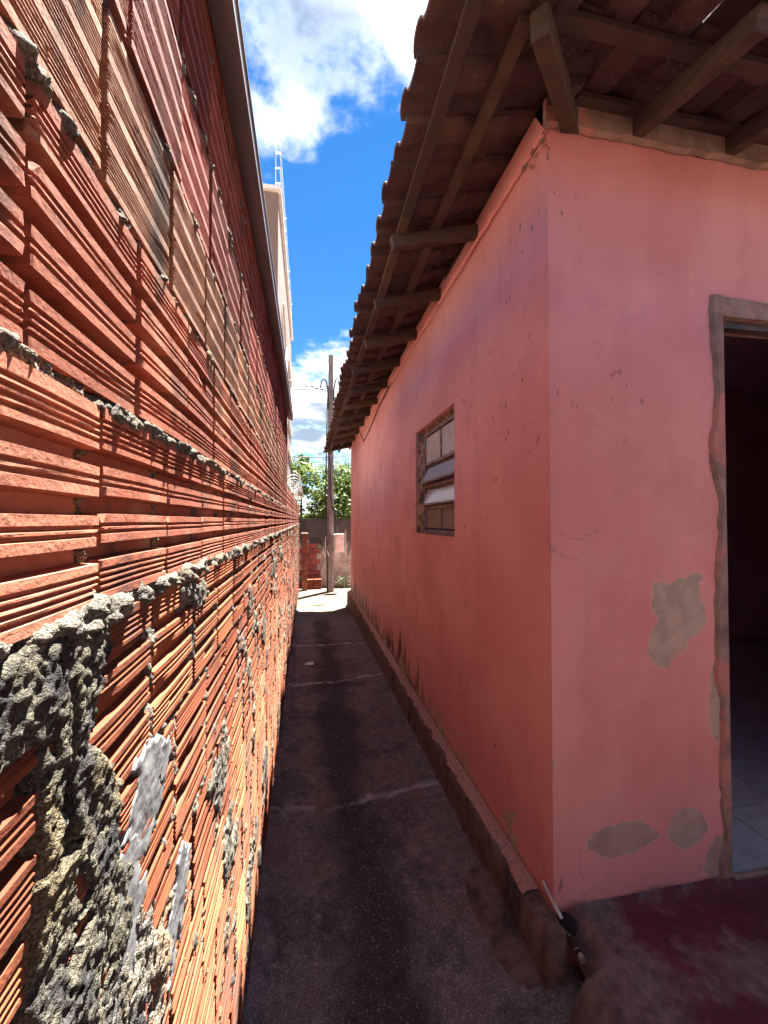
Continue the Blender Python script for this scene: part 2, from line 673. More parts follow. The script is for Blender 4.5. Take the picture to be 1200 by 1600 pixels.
def simple_brick(y, z, hgt, ln, kind, dx):
    if kind in 'AC':
        pts = [(0, 0), (0, .046), (-.012, .047), (-.012, .062), (0, .063), (0, .094), (-.012, .095), (-.012, .112), (0, .113), (0, .142), (-.012, .143), (-.012, .157), (0, .158), (0, .205)]
    else:
        pts = [(0, 0), (0, .03), (-.004, .031), (-.004, .06), (0, .061), (0, .09), (-.004, .091), (-.004, .12), (0, .121), (0, .15), (-.004, .151), (-.004, .18), (0, .181), (0, .205)]
    k = hgt / .205
    v = [(WX + dx + a, yy, z + b * k) for yy in (y, y + ln) for a, b in pts]
    n = len(pts)
    v += [(WX - .08, yy, z + zz) for yy in (y, y + ln) for zz in (0, hgt)]
    f = [(j, j + 1, n + j + 1, n + j) for j in range(n - 1)]
    f += [(2 * n, 0, n, 2 * n + 2), (n - 1, 2 * n + 1, 2 * n + 3, 2 * n - 1)]
    f += [tuple([2 * n, 2 * n + 1] + list(range(n - 1, -1, -1))), tuple(list(range(n, 2 * n)) + [2 * n + 3, 2 * n + 2])]
    return v, f


seams = {}
rest = {}
lowb = {}
nb = 0
rb = random.Random(5)
for c, (z0, z1, ph, kind, mk) in enumerate(courses):
    gap = 0.011 if c < 8 else 0.007
    hg = z1 - z0 - 0.012
    y = ph - 0.20 * math.ceil((ph + 1.6) / 0.20)
    sl = []
    while y < LOW_END:
        step = 0.20 + rb.uniform(-0.004, 0.004)
        if c == 10 and abs(y + step - 0.45) < 0.06:
            g2 = 0.020
        else:
            g2 = gap + rb.uniform(-0.003, 0.004)
        ya, yb = y + gap / 2, y + step - g2 / 2
        sl.append(y + step)
        if y > TALL_Y - 0.1:
            if z1 < 2.1:
                v, f = simple_brick(ya, z0 + 0.006, hg, yb - ya, kind, rb.uniform(-.004, .004))
                lowb.setdefault(mk, MB()).add(v, f)
        else:
            q = [project((WX, a, b)) for a in (max(ya, 0.23), max(yb, 0.231)) for b in (z0, z1)]
            vis = yb > 0.28 and any(p and -15 < p[0] < 1215 and -15 < p[1] < 1615 for p in q)
            if vis and nb < 300:
                o = obj('brick', lib(kind, mk, hg, rb.choice((0, 1, 2, 3, 4, 5, 6, 0, 2, 3, 5, 7) if kind in 'AC' else (0, 1, 2, 3, 4, 5))), tall)
                o.location = (rb.uniform(-.0025, .0015), (ya + yb) / 2 - 2.0, z0 + 0.006 + rb.uniform(-.001, .001))
                o.scale = (1, (yb - ya) / 0.193, 1)
                o.rotation_euler = (rb.uniform(-.005, .005), rb.uniform(-.006, .006), rb.uniform(-.007, .007))
                nb += 1
            else:
                v, f = simple_brick(ya, z0 + 0.006, hg, yb - ya, kind, rb.uniform(-.004, .004))
                v = [(a - WX, b - 2.0, d) for a, b, d in v]
                rest.setdefault(mk, MB()).add(v, f)
        y += step
    seams[c] = sl
for mk, b in rest.items():
    obj('brickwork', b.me('brickwork', M[mk], fix=False), tall, kind='stuff')
for mk, b in lowb.items():
    b.v = [(a - WX, y_ - 7.4, d) for a, y_, d in b.v]
    obj('brickwork', b.me('brickwork', M[mk], fix=False), low, kind='stuff')
obj('wall_core', MB().box(-0.16, -0.045, -3.6, TALL_Y - 2.0 - .003, -0.1, TOP + 0.05).me('wall_core', M['core']), tall)
obj('wall_core', MB().box(-0.16, -0.045, TALL_Y - 7.4, LOW_END - 7.4 - .01, -0.4, 2.06).me('wall_core', M['core']), low)


def mortar_sheet(y0, y1, z0, z1, dy, dz, near):
    ys = np.arange(y0, y1 + dy * 0.5, dy)
    zs = np.arange(z0, z1 + dz * 0.5, dz)
    Y, Z = np.meshgrid(ys, zs, indexing='ij')
    h = np.full(Y.shape, -0.05)
    lump = fbm(Y, Z, 0.026, 4, 1)
    big = vn(Y, Z, 0.16, 6)
    if near:
        gr = (vn(Y, Z, 0.0085, 8) - 0.5) * 0.005 + (vn(Y, Z, 0.0050, 9) - 0.5) * 0.005
    else:
        gr = (vn(Y, Z, 0.03, 8) - 0.5) * 0.006
    for c, zc in enumerate(JZ):
        ja, jb = np.searchsorted(zs, (zc - 0.06, zc + 0.05))
        if jb <= ja:
            continue
        sl = (slice(None), slice(ja, jb))
        y_, z_, lu, bg = Y[sl], Z[sl], lump[sl], big[sl]
        wob = (vn(y_, y_ * 0 + zc * 9, 0.06, 12) - 0.5) * 0.008
        d = z_ - zc - wob + 0.001
        w = 0.0075 + 0.008 * (vn(y_, y_ * 0 + zc * 5, 0.05, 15)) + (0.006 if c == 8 else 0.0)
        amp = np.clip((lu - 0.25) * 2.0, 0, 1.2) * (0.020 if c == 8 else 0.017 if c > 8 else 0.014) + (0.010 if c == 8 else 0.007 if c == 9 else 0.004)
        d2 = np.where(d < 0, d / (1 + np.clip(bg - 0.62, 0, 1) * 3), d)
        b = -0.018 + amp * np.exp(-(d2 / w) ** 4)
        h[sl] = np.maximum(h[sl], np.where(np.abs(d2) < w * 1.5, b, -0.05))
    for c in range(len(courses)):
        cz0, cz1 = courses[c][:2]
        ja, jb = np.searchsorted(zs, (cz0 - 0.002, cz1 + 0.002))
        for s in seams[c]:
            ia, ib = np.searchsorted(ys, (s - 0.04, s + 0.04))
            if ib <= ia or jb <= ja:
                continue
            sl = (slice(ia, ib), slice(ja, jb))
            y_, z_, lu = Y[sl], Z[sl], lump[sl]
            d = np.abs(y_ - s - (vn(z_, z_ * 0 + s * 3, 0.05, 21) - 0.5) * 0.006)
            if c < 8:
                w = 0.005 + 0.013 * vn(z_, z_ * 0 + s * 7, 0.05, 23)
                b = -0.011 + np.clip((lu - 0.25) * 1.6, 0, 1.1) * 0.015 * np.exp(-(d / w) ** 4)
            else:
                w = np.full(y_.shape, 0.005)
                b = -0.022 + np.clip((lu - 0.55) * 2.4, 0, 1) * 0.020 * np.exp(-(d / w) ** 2)
            h[sl] = np.maximum(h[sl], np.where(d < w * 1.5, b, -0.05))
    sk = fbm(Y, Z, 0.13, 5, 71) - 0.60 + 0.05 * (vn(Y, Z, 0.5, 73) - 0.5)
    sk = np.where(Z < 1.54, sk, -1)
    h = np.maximum(h, np.where(sk > 0, -0.006 + 0.010 * np.clip(sk * 12, 0, 1), -0.05))
    h = h + np.where(h > -0.04, gr + (lump - 0.5) * 0.004, 0)
    return Y, Z, h


def sheet_obj(Y, Z, h, thr, m, name, parent, py, drop=None):
    keep = (h[:-1, :-1] > thr) | (h[1:, :-1] > thr) | (h[:-1, 1:] > thr) | (h[1:, 1:] > thr)
    if drop is not None:
        keep &= drop[:-1, :-1]
    V = np.stack([h, Y - py, Z], -1).reshape(-1, 3)
    return obj(name, np_mesh(name, V, grid_faces(*Y.shape, keep), m), parent, kind='stuff')


# the mass of mouldy mortar smeared over the courses below eye level, nearest the camera
def smear_mask(Y, Z):
    n = (fbm(Y, Z, 0.11, 5, 31) - 0.5)
    k = Z - 1.65
    yy = Y + n * 0.16
    kk = k + n * 0.10
    edge = 0.462 + 0.085 * np.clip((-0.16 - kk) / 0.3, 0, 1)
    a = np.clip((edge - yy) / 0.035, -1, 1)
    b = np.clip((-0.105 - kk) / 0.02, -1, 1)
    gapm = np.clip((np.abs(Y - 0.392 - 0.06 * (k + 0.25) - n * 0.02) - 0.007 - 0.008 * np.sin((k + .1) * 20)) / 0.008, -1, 1)
    gapm = np.where((k < -0.135) & (k > -0.285), gapm, 1)
    bri = np.clip((Y - 0.345 - n * .03) / 0.02, -1, 1)
    bri = np.where((k < -0.165), bri, 1)
    return np.minimum(np.minimum(a, b), np.minimum(gapm, bri))


Y, Z, h = mortar_sheet(0.22, 0.80, 0.60, 2.72, 0.0025, 0.0025, True)
sheet_obj(Y, Z, h, -0.035, M['mortar'], 'mortar', tall, 2.0)
ys = np.arange(0.22, 0.66, 0.0022)
zs = np.arange(0.72, 1.57, 0.0022)
Y, Z = np.meshgrid(ys, zs, indexing='ij')
sm = smear_mask(Y, Z)
hole = fbm(Y, Z, 0.05, 4, 44)
body = 0.004 + (fbm(Y, Z, 0.07, 3, 33) - 0.45) * 0.014 + (vn(Y, Z, 0.0085, 37) - 0.5) * 0.004 + (vn(Y, Z, 0.0048, 39) - 0.5) * 0.005
h = np.where(sm > 0, -0.012 + (body + 0.014) * np.clip(sm * 1.6, 0, 1), -0.05)
h = np.where(hole < 0.33, -0.05, h)
sheet_obj(Y, Z, h, -0.03, M['mortar_dark'], 'mortar_smear', tall, 2.0)
Y, Z, h = mortar_sheet(0.80, 1.70, -0.05, 2.72, 0.004, 0.004, True)
sheet_obj(Y, Z, h, -0.035, M['mortar'], 'mortar', tall, 2.0)
Y, Z, h = mortar_sheet(1.70, TALL_Y, -0.05, 2.72, 0.010, 0.006, False)
sheet_obj(Y, Z, h, -0.035, M['mortar'], 'mortar', tall, 2.0)
Y, Z, h = mortar_sheet(TALL_Y, LOW_END, -0.3, 2.07, 0.02, 0.008, False)
sheet_obj(Y, Z, h, -0.035, M['mortar'], 'mortar', low, 7.4)


# pale grey cement trowelled over a few ribs
def cement(cy, cz, ry, rz, lean, seed):
    ys = np.arange(cy - ry * 1.6, cy + ry * 1.6, 0.0022)
    zs = np.arange(cz - rz * 1.6, cz + rz * 1.6, 0.0025)
    Y, Z = np.meshgrid(ys, zs, indexing='ij')
    u = (Y - cy - (Z - cz) * lean) / ry
    v = (Z - cz) / rz
    d = np.sqrt(u * u + v * v) + (fbm(Y, Z, 0.040, 5, seed) - 0.5) * 2.0
    h = 0.0006 + 0.003 * vn(Y, Z, 0.03, seed) + 0.001 * vn(Y, Z, 0.008, seed + 1) - 0.03 * np.clip((d - 0.85) / 0.3, 0, 1)
    keep = (h[:-1, :-1] > -.016) & (h[1:, 1:] > -.016)
    V = np.stack([h, Y - 2.0, Z], -1).reshape(-1, 3)
    obj('cement_smear', np_mesh('cement_smear', V, grid_faces(*Y.shape, keep), M['smear']), tall, label='pale grey cement smeared over the ribs')


for px, py, ry, rz, ln, sd in ((254, 1185, .045, .042, .1, 51), (228, 1250, .060, .075, .35, 52), (204, 1390, .050, .085, .1, 54), (282, 1400, .055, .085, .25, 55)):
    p = on_x(px, py, WX)
    cement(p.y, p.z, ry, rz, ln, sd)

# gutter
g = MB()
w = 0.052
pr = [(0.0, 2.690), (w, 2.675), (w, 2.712), (w + 0.005, 2.714), (w + 0.005, 2.720), (w - 0.004, 2.720), (w - 0.004, 2.682), (0.003, 2.696), (0.003, 2.85), (0.0, 2.85)]
g.prism([(a, b) for a, b in pr], 'y', -3.5, TALL_Y - 2.0 + 0.06)
obj('gutter', g.me('gutter', M['zinc']), tall, label='grey sheet metal rain gutter along the top of the wall')
g = MB()
g.prism([(0.0, 2.6915), (w - .001, 2.6765), (w - .001, 2.715), (0.0, 2.73)], 'y', TALL_Y - 2.0 + 0.0605, TALL_Y - 2.0 + 0.064)
obj('gutter_end', g.me('gutter_end', M['zinc']), tall)

# ------------------------------------------------------------------ the pink house
HX, HY, HZ = 0.90, 1.40, 0.20            # corner and floor level
WTOP = 3.225
FAR = 8.55


def f_pink(t):
    p = t.pos()
    x, y, z = t.xyz(p)
    n1 = t.noise(p, 1.6, 2, 0.5)
    n2 = t.noise(p, 11, 3, 0.6)
    n4 = t.noise(p, 55, 3, 0.6)
    c = t.mix(t.step(n1, 0.3, 0.7), (0.79, 0.375, 0.355), (0.70, 0.285, 0.275))
    c = t.mix(t.m('MULTIPLY', t.step(n2, 0.5, 0.8), 0.35), c, (0.81, 0.42, 0.38))
    rose = t.noise(t.vm('MULTIPLY', p, (1, 1, 0.7)), 3.1, 4, 0.6)
    c = t.mix(t.m('MULTIPLY', t.step(rose, 0.48, 0.70), 0.45), c, (0.60, 0.215, 0.215))
    # rain-washed streaks under the eave
    st = t.noise(t.vm('MULTIPLY', p, (9, 9, 0.35)), 1.4, 3, 0.65)
    c = t.mix(t.m('MULTIPLY', t.step(st, 0.45, 0.80), 0.20), c, (0.52, 0.22, 0.19))
    side = t.m('LESS_THAN', x, HX + 0.035)
    # mould creeping up from the plinth on the alley side
    up = t.m('SUBTRACT', z, HZ)
    vs = t.noise(t.vm('MULTIPLY', p, (5, 5, 0.6)), 1.6, 4, 0.7)
    far = t.step(y, 2.6, 3.6)
    mo = t.m('SUBTRACT', t.m('MULTIPLY', t.m('SUBTRACT', vs, 0.36), 1.5), up)
    mo = t.m('MULTIPLY', t.m('MULTIPLY', t.step(mo, 0.0, 0.16), far), side)
    c = t.mix(t.m('MULTIPLY', mo, 0.9), c, (0.06, 0.035, 0.035))
    # paint flaked off along the foot
    pe = t.m('SUBTRACT', t.m('MULTIPLY', t.m('SUBTRACT', t.noise(p, 3.5, 4, 0.65), 0.47), 1.1), up)
    pe = t.m('MULTIPLY', t.step(pe, 0.0, 0.012), side)
    flake = pe
    # scattered chips and scratches
    ch = t.noise(t.vm('MULTIPLY', p, (1, 1, 0.42)), 38, 2, 0.5)
    area = t.step(t.noise(p, 1.3, 2), 0.48, 0.60)
    chip = t.m('MULTIPLY', t.step(ch, 0.69, 0.705), area)
    # larger bare patches on the front wall and near the corner
    warp = t.m('MULTIPLY', t.m('SUBTRACT', t.noise(p, 9, 5, 0.7), 0.5), 1.5)
    lips = None
    for (a, b, ra, rb_) in PATCHES:
        u = t.m('DIVIDE', t.m('SUBTRACT', x, a), ra)
        v = t.m('DIVIDE', t.m('SUBTRACT', z, b), rb_)
        d = t.m('ADD', t.m('SQRT', t.m('ADD', t.m('MULTIPLY', u, u), t.m('MULTIPLY', v, v))), warp)
        k = t.m('MULTIPLY', t.m('SUBTRACT', 1.0, t.step(d, 0.97, 1.0)), t.m('SUBTRACT', 1.0, side))
        flake = t.m('MAXIMUM', flake, k)
        lip = t.m('MULTIPLY', t.m('SUBTRACT', 1.0, t.step(d, 1.0, 1.06)), t.m('SUBTRACT', 1.0, side))
        lips = lip if lips is None else t.m('MAXIMUM', lips, lip)
    # the worn arris of the corner
    ar = t.m('ADD', t.m('SUBTRACT', x, HX), t.m('SUBTRACT', y, HY))
    ar = t.m('SUBTRACT', t.m('MULTIPLY', t.m('SUBTRACT', t.noise(t.vm('MULTIPLY', p, (1, 1, 0.6)), 17, 4, 0.65), 0.585), 0.12), ar)
    ar = t.m('MULTIPLY', t.step(ar, 0.0, 0.003), t.m('LESS_THAN', z, 2.0))
    flake = t.m('MAXIMUM', flake, ar)
    bare = t.mix(t.step(n2, 0.35, 0.7), (0.52, 0.40, 0.335), (0.40, 0.30, 0.25))
    c = t.mix(t.m('MULTIPLY', lips, 0.55), c, (0.74, 0.46, 0.41))
    c = t.mix(flake, c, bare)
    c = t.mix(t.m('MULTIPLY', chip, 0.85), c, (0.09, 0.06, 0.06))
    # hairline cracks in a few places
    wq = t.vm('ADD', p, t.vm('MULTIPLY', t.noise(p, 3.5, 4, 0.6, out='Color'), (0.35, 0.35, 0.35)))
    ce = t.voro(wq, 1.5, 'DISTANCE_TO_EDGE')
    ck = t.m('MULTIPLY', t.m('SUBTRACT', 1.0, t.step(ce, 0.0015, 0.005)), t.step(t.noise(p, 2.1, 2), 0.56, 0.63))
    c = t.mix(t.m('MULTIPLY', ck, 0.35), c, (0.28, 0.11, 0.10))
    # whitish salt on the front wall just above the floor
    salt = t.m('MULTIPLY', t.m('MULTIPLY', t.step(t.noise(p, 30, 2, 0.6), 0.60, 0.70), t.m('SUBTRACT', 1.0, t.step(up, 0.04, 0.20))), t.step(t.noise(p, 4, 2), 0.48, 0.6))
    c = t.mix(t.m('MULTIPLY', salt, 0.7), c, (0.62, 0.46, 0.42))
    # dirt line along the joint with the floor
    c = t.mix(t.m('MULTIPLY', t.m('SUBTRACT', 1.0, t.step(t.m('ADD', up, t.m('MULTIPLY', n2, -0.05)), -0.02, 0.012)), 0.6), c, (0.12, 0.06, 0.06))
    h = t.m('SUBTRACT', t.m('ADD', t.m('MULTIPLY', n4, 0.35), t.m('MULTIPLY', n2, 0.9)), t.m('MULTIPLY', flake, 1.4))
    t.out(c, 0.62, t.bump(h, 0.35, 0.004), 0.3)


def patch(px, py, rpx, rpy):
    a = on_y(px, py, HY)
    b = on_y(px + rpx, py, HY)
    d = on_y(px, py - rpy, HY)
    return a.x, a.z, abs(b.x - a.x), abs(d.z - a.z)


PATCHES = [patch(1062, 950, 42, 58), patch(1032, 1005, 20, 42), patch(968, 1312, 58, 26), patch(1074, 1294, 30, 32), patch(1128, 1345, 26, 40), patch(1120, 1090, 12, 60)]
M['pink'] = mat('pink_painted_render', f_pink)


def f_raw(t):
    p = t.pos()
    n = t.noise(p, 12, 6, 0.65)
    c = t.mix(t.step(n, 0.33, 0.68), (0.36, 0.26, 0.215), (0.22, 0.15, 0.125))
    c = t.mix(t.step(t.noise(p, 4, 5, 0.6), 0.54, 0.64), c, (0.52, 0.23, 0.20))
    t.out(c, 0.9, t.bump(t.noise(p, 70, 5, 0.65), 0.6, 0.006), 0.2)


M['raw'] = mat('raw_grey_render', f_raw)


def f_inside(t):
    p = t.pos()
    c = t.mix(t.step(t.noise(p, 2, 4), 0.35, 0.7), (0.62, 0.42, 0.55), (0.55, 0.36, 0.48))
    t.out(c, 0.7)


M['inside'] = mat('interior_paint', f_inside)

house = empty('pink_house', (HX, HY, HZ), 'salmon pink rendered house with clay tile eave and dark open doorway', 'house')


def L(p):                               # world to house coordinates
    return (p[0] - HX, p[1] - HY, p[2] - HZ)


def wall_sheet(u0, u1, z0, z1, hole, place, seed, cell=0.06, amp=0.006, thick=0.14):
    """a rendered wall with one opening, its reveals and a back face"""
    def cuts(a, b, marks):
        k = sorted(set([a, b] + [m_ for m_ in marks if a < m_ < b]))
        o = []
        for p, q in zip(k[:-1], k[1:]):
            n = max(1, int(round((q - p) / cell)))
            o += [p + (q - p) * i / n for i in range(n)]
        return np.array(o + [k[-1]])
    us = cuts(u0, u1, hole[:2])
    zs = cuts(z0, z1, hole[2:])
    U, Z = np.meshgrid(us, zs, indexing='ij')
    D = (fbm(U, Z, 0.9, 4, seed) - 0.5) * amp * 2
    D *= np.clip((U - u0) / 0.15, 0, 1)
    cu, cz = (U[:-1, :-1] + U[1:, 1:]) / 2, (Z[:-1, :-1] + Z[1:, 1:]) / 2
    keep = ~((cu > hole[0]) & (cu < hole[1]) & (cz > hole[2]) & (cz < hole[3]))
    V = [place(u, z, d) for u, z, d in zip(U.ravel(), Z.ravel(), D.ravel())]
    Q = [tuple(q) for q in grid_faces(*U.shape, keep)]
    b = MB()
    b.add(V, Q)
    n = len(V)
    # back face
    V2 = [place(u, z, -thick) for u, z in zip(U.ravel(), Z.ravel())]
    b.add(V2, [tuple(reversed(q)) for q in Q])
    nv = len(zs)
    iu = {round(u, 5): i for i, u in enumerate(us)}
    iz = {round(z, 5): i for i, z in enumerate(zs)}

    def strip(idx):
        for p, q in zip(idx[:-1], idx[1:]):
            b.f.append((p, q, q + n, p + n))
    h0, h1, k0, k1 = iu.get(round(hole[0], 5)), iu.get(round(hole[1], 5)), iz.get(round(max(hole[2], z0), 5)), iz.get(round(hole[3], 5))
    strip([h0 * nv + j for j in range(k0, k1 + 1)])
    strip([h1 * nv + j for j in range(k0, k1 + 1)])
    strip([i * nv + k1 for i in range(h0, h1 + 1)])
    strip([i * nv + k0 for i in range(h0, h1 + 1)])
    strip([j for j in range(nv)])
    strip([(len(us) - 1) * nv + j for j in range(nv)])
    strip([i * nv + nv - 1 for i in range(len(us))])
    strip([i * nv for i in range(len(us))])
    return b


WIN = (2.42, 3.34, 1.545, 2.385)
b = wall_sheet(HY, FAR, -0.25, WTOP, WIN, lambda u, z, d: L((HX - d, u, z)), 61)
obj('side_wall', b.me('side_wall', M['pink']), house)
DR = (1.685, 2.52, HZ + 0.005, 2.50)
b = wall_sheet(HX + 0.0, 6.2, 0.0, WTOP, DR, lambda u, z, d: L((u, HY - d, z)), 67)
obj('front_wall', b.me('front_wall', M['pink']), house)
b = MB().box(*(HX + 0.142 - HX, 5.3), FAR - HY - 0.142, FAR - HY - 0.002, -0.4, WTOP - HZ)
obj('end_wall', b.me('end_wall', M['pink']), house)
b = MB().box(5.16, 5.298, 0.142, FAR - HY - 0.144, -0.4, WTOP - HZ)
obj('far_side_wall', b.me('far_side_wall', M['pink']), house)
obj('ceiling', MB().box(0.03, 5.27, 0.03, FAR - HY - .03, WTOP - HZ - .02, WTOP - HZ + .015).me('ceiling', M['inside']), house)
b = MB().box(0.142, 5.158, 2.75, 2.87, 0.0, WTOP - HZ - .022)
obj('partition', b.me('partition', M['inside']), house)

# the strip of rough render along the wall head with its broken corner
ys = np.linspace(HY - 0.004, FAR, 200)
v = []
for i, y in enumerate(ys):
    k = random.uniform(-.006, .006)
    v += [L((HX - 0.006, y, WTOP - 0.085 + k)), L((HX - 0.020, y, WTOP - 0.075 + k)), L((HX - 0.020, y, WTOP + 0.02)), L((HX + 0.05, y, WTOP + 0.02))]
f = [(4 * i + j, 4 * i + j + 1, 4 * i + j + 5, 4 * i + j + 4) for i in range(len(ys) - 1) for j in range(3)] + [(0, 1, 2, 3)]
obj('wall_head', mesh('wall_head', v, f, M['pink']), house)
xs_ = np.linspace(HX - 0.02, 6.0, 140)
v = []
for x in xs_:
    k = random.uniform(-.006, .006)
    v += [L((x, HY - 0.006, WTOP - 0.075 + k)), L((x, HY - 0.024, WTOP - 0.065 + k)), L((x, HY - 0.024, WTOP + 0.02)), L((x, HY + 0.05, WTOP + 0.02))]
f = [(4 * i + j, 4 * i + j + 1, 4 * i + j + 5, 4 * i + j + 4) for i in range(len(xs_) - 1) for j in range(3)] + [(0, 1, 2, 3)]
obj('wall_head', mesh('wall_head', v, f, M['raw']), house)

# lumps of broken mortar at the top of the corner
b = MB()
for k in range(16):
    y = HY + abs(random.gauss(0, 0.07))
    z = WTOP - 0.09 + random.uniform(-0.05, 0.05)
    s = random.uniform(0.006, 0.015)
    bm = bmesh.new()
    bmesh.ops.create_icosphere(bm, subdivisions=1, radius=s)
    vs_ = [L((HX - 0.012 + q.co.x * 0.4, y + q.co.y * 1.3 + random.uniform(-.004, .004), z + q.co.z + random.uniform(-.004, .004))) for q in bm.verts]
    b.add(vs_, [[q.index for q in ff.verts] for ff in bm.faces])
    bm.free()
obj('broken_mortar', b.me('broken_mortar', M['raw']), house, kind='stuff')


# unpainted render round the doorway, with a wavering edge
def surround():
    b = MB()
    th = 0.010
    n = 70
    lft = []
    for i in range(n + 1):
        z = HZ + 0.004 + (DR[3] + 0.078 - HZ) * i / n
        w_ = 0.046 + 0.05 * (fbm(np.array(z), np.array(1.0), 0.22, 5, 71) - 0.5) * 1.9
        lft.append((DR[0] - float(w_), z))
    top = []
    for i in range(31):
        x = DR[0] + 0.0045 + (DR[1] + 0.055 - DR[0] - 0.0045) * i / 30
        top.append((x, DR[3] + 0.078 + 0.02 * (float(fbm(np.array(x), np.array(3.0), 0.3, 4, 72)) - 0.5)))
    rows = [(DR[0] + 0.004, z) for _, z in lft]
    for i in range(n):
        a, c = lft[i], lft[i + 1]
        p, q = rows[i], rows[i + 1]
        b.add([L((a[0], HY + .002, a[1])), L((a[0] + .016, HY - th, a[1])), L((p[0], HY - th, p[1])), L((p[0], HY + 0.14, p[1])),
               L((c[0], HY + .002, c[1])), L((c[0] + .016, HY - th, c[1])), L((q[0], HY - th, q[1])), L((q[0], HY + 0.14, q[1]))],
              [(0, 1, 5, 4), (1, 2, 6, 5), (2, 3, 7, 6)])
    for i in range(30):
        a, c = top[i], top[i + 1]
        b.add([L((a[0], HY + .002, a[1])), L((a[0], HY - th, a[1] - .006)), L((a[0], HY - th, DR[3] - .004)), L((a[0], HY + .14, DR[3] - .004)),
               L((c[0], HY + .002, c[1])), L((c[0], HY - th, c[1] - .006)), L((c[0], HY - th, DR[3] - .004)), L((c[0], HY + .14, DR[3] - .004))],
              [(0, 4, 5, 1), (1, 5, 6, 2), (2, 6, 7, 3)])
    return b.me('door_surround', M['raw'])


obj('door_surround', surround(), house, label='unpainted grey brown render around the doorway')


def f_dark_metal(t):
    p = t.pos()
    c = t.mix(t.step(t.noise(p, 25, 5, 0.6), 0.4, 0.66), (0.055, 0.05, 0.05), (0.16, 0.075, 0.05))
    t.out(c, 0.6, None, 0.4, 0.3)


M['iron'] = mat('rusty_iron', f_dark_metal)
b = MB().box(DR[0] + .006 - HX, DR[0] + .030 - HX, 0.02, 0.06, 0.02, DR[3] - HZ - .006).box(DR[0] + .032 - HX, DR[1] - HX, 0.02, 0.06, DR[3] - HZ - .036, DR[3] - HZ - .006)
obj('door_frame', b.me('door_frame', M['iron']), house)


# interior floor tiles
def f_tile(t):
    p = t.pos()
    r = t.rand()
    c = t.mix(r, (0.50, 0.50, 0.52), (0.42, 0.42, 0.45))
    c = t.mix(t.m('MULTIPLY', t.step(t.noise(p, 14, 5), 0.45, 0.7), 0.35), c, (0.25, 0.22, 0.21))
    t.out(c, 0.25, None, 0.5)


M['tile'] = mat('glazed_floor_tile', f_tile)
fl = MB().box(0.143, 5.155, 0.0, 6.9, -0.30, -0.008)
floor_in = obj('interior_floor', fl.me('interior_floor', M['raw']), None, (HX, HY, HZ), kind='structure', label='tiled floor inside the dark doorway', cat='floor')
tm = MB().box(-.162, .162, -.162, .162, -.006, .006).me('tile', M['tile'], bevel=0.002)
for i in range(14):
    for j in range(8):
        x, y = 0.33 + i * 0.33, 0.17 + j * 0.33
        if y < 2.7 and x > 0.6:
            o = obj('tile', tm, floor_in, (x, y, 0.0 + random.uniform(-.0006, .0006)))
sill = MB().box(DR[0] + .006, DR[1] - .006, HY - .02, HY + .004, HZ - .05, HZ + .022)
sill.v = [L(p) for p in sill.v]
obj('door_sill', sill.me('door_sill', M['raw'], bevel=0.006), house)


# ------------------------------------------------------------------ plinth kerb along the house
def f_kerb(t):
    p = t.pos()
    n = t.noise(p, 16, 6, 0.65)
    c = t.mix(t.step(n, 0.34, 0.7), (0.22, 0.15, 0.12), (0.10, 0.072, 0.062))
    c = t.mix(t.step(t.noise(t.vm('MULTIPLY', p, (4, 4, 0.8)), 2, 5, 0.6), 0.5, 0.7), c, (0.07, 0.052, 0.05))
    t.out(c, 0.92, t.bump(t.noise(p, 60, 5, 0.65), 0.6, 0.008), 0.2)


def f_kerbtop(t):
    p = t.pos()
    n = t.noise(p, 45, 5, 0.7)
    c = t.mix(t.step(n, 0.40, 0.62), (0.62, 0.35, 0.27), (0.42, 0.30, 0.24))
    c = t.mix(t.step(t.noise(p, 90, 3, 0.6), 0.60, 0.70), c, (0.13, 0.08, 0.06))
    t.out(c, 0.9, t.bump(n, 0.7, 0.008), 0.2)


M['kerb'] = mat('dirty_plinth_concrete', f_kerb)
M['kerbtop'] = mat('worn_salmon_plinth_top', f_kerbtop)
K0 = 1.33
ys = np.concatenate([np.linspace(K0, 4.0, 150), np.linspace(4.05, FAR + .05, 90)])
prf = [(0.820, 'g'), (0.826, 0.10), (0.832, 0.17), (0.842, 0.192), (0.903, 0.196)]
v = []
for y in ys:
    for k, (x, z) in enumerate(prf):
        zz = gzf(y) - 0.02 if z == 'g' else z
        nx = (float(fbm(np.array(y), np.array(k * 0.7), 0.10, 4, 81)) - 0.5) * (0.022 if 0 < k < 4 else 0.006)
        nz = (float(fbm(np.array(y), np.array(k * 0.9 + 5), 0.08, 4, 83)) - 0.5) * (0.020 if k in (2, 3) else 0.006 if k == 4 else 0)
        v.append((x + nx, y, zz + nz))
n = len(prf)
f = [(i * n + j, (i + 1) * n + j, (i + 1) * n + j + 1, i * n + j + 1) for i in range(len(ys) - 1) for j in range(n - 1)]
v += [(0.903, K0, 0), (0.903, K0, -0.02)]
f += [(0, 1, 2, 3, 4, len(v) - 2, len(v) - 1)]
kerb = obj('kerb', mesh('kerb', v, f, M['kerb'], True), None, kind='structure', label='low concrete plinth kerb along the foot of the pink wall', cat='kerb')
v = []
ys = np.concatenate([np.linspace(1.50, 4.0, 300), np.linspace(4.03, FAR, 150)])
for y in ys:
    e = float(fbm(np.array(y), np.array(2.0), 0.07, 4, 85)) - 0.5
    z = 0.199
    v += [(0.838 + e * 0.035, y, z - 0.010), (0.846 + e * 0.035, y, z + 0.002), (0.905, y, z + 0.006)]
f = [(i * 3 + j, (i + 1) * 3 + j, (i + 1) * 3 + j + 1, i * 3 + j + 1) for i in range(len(ys) - 1) for j in range(2)]
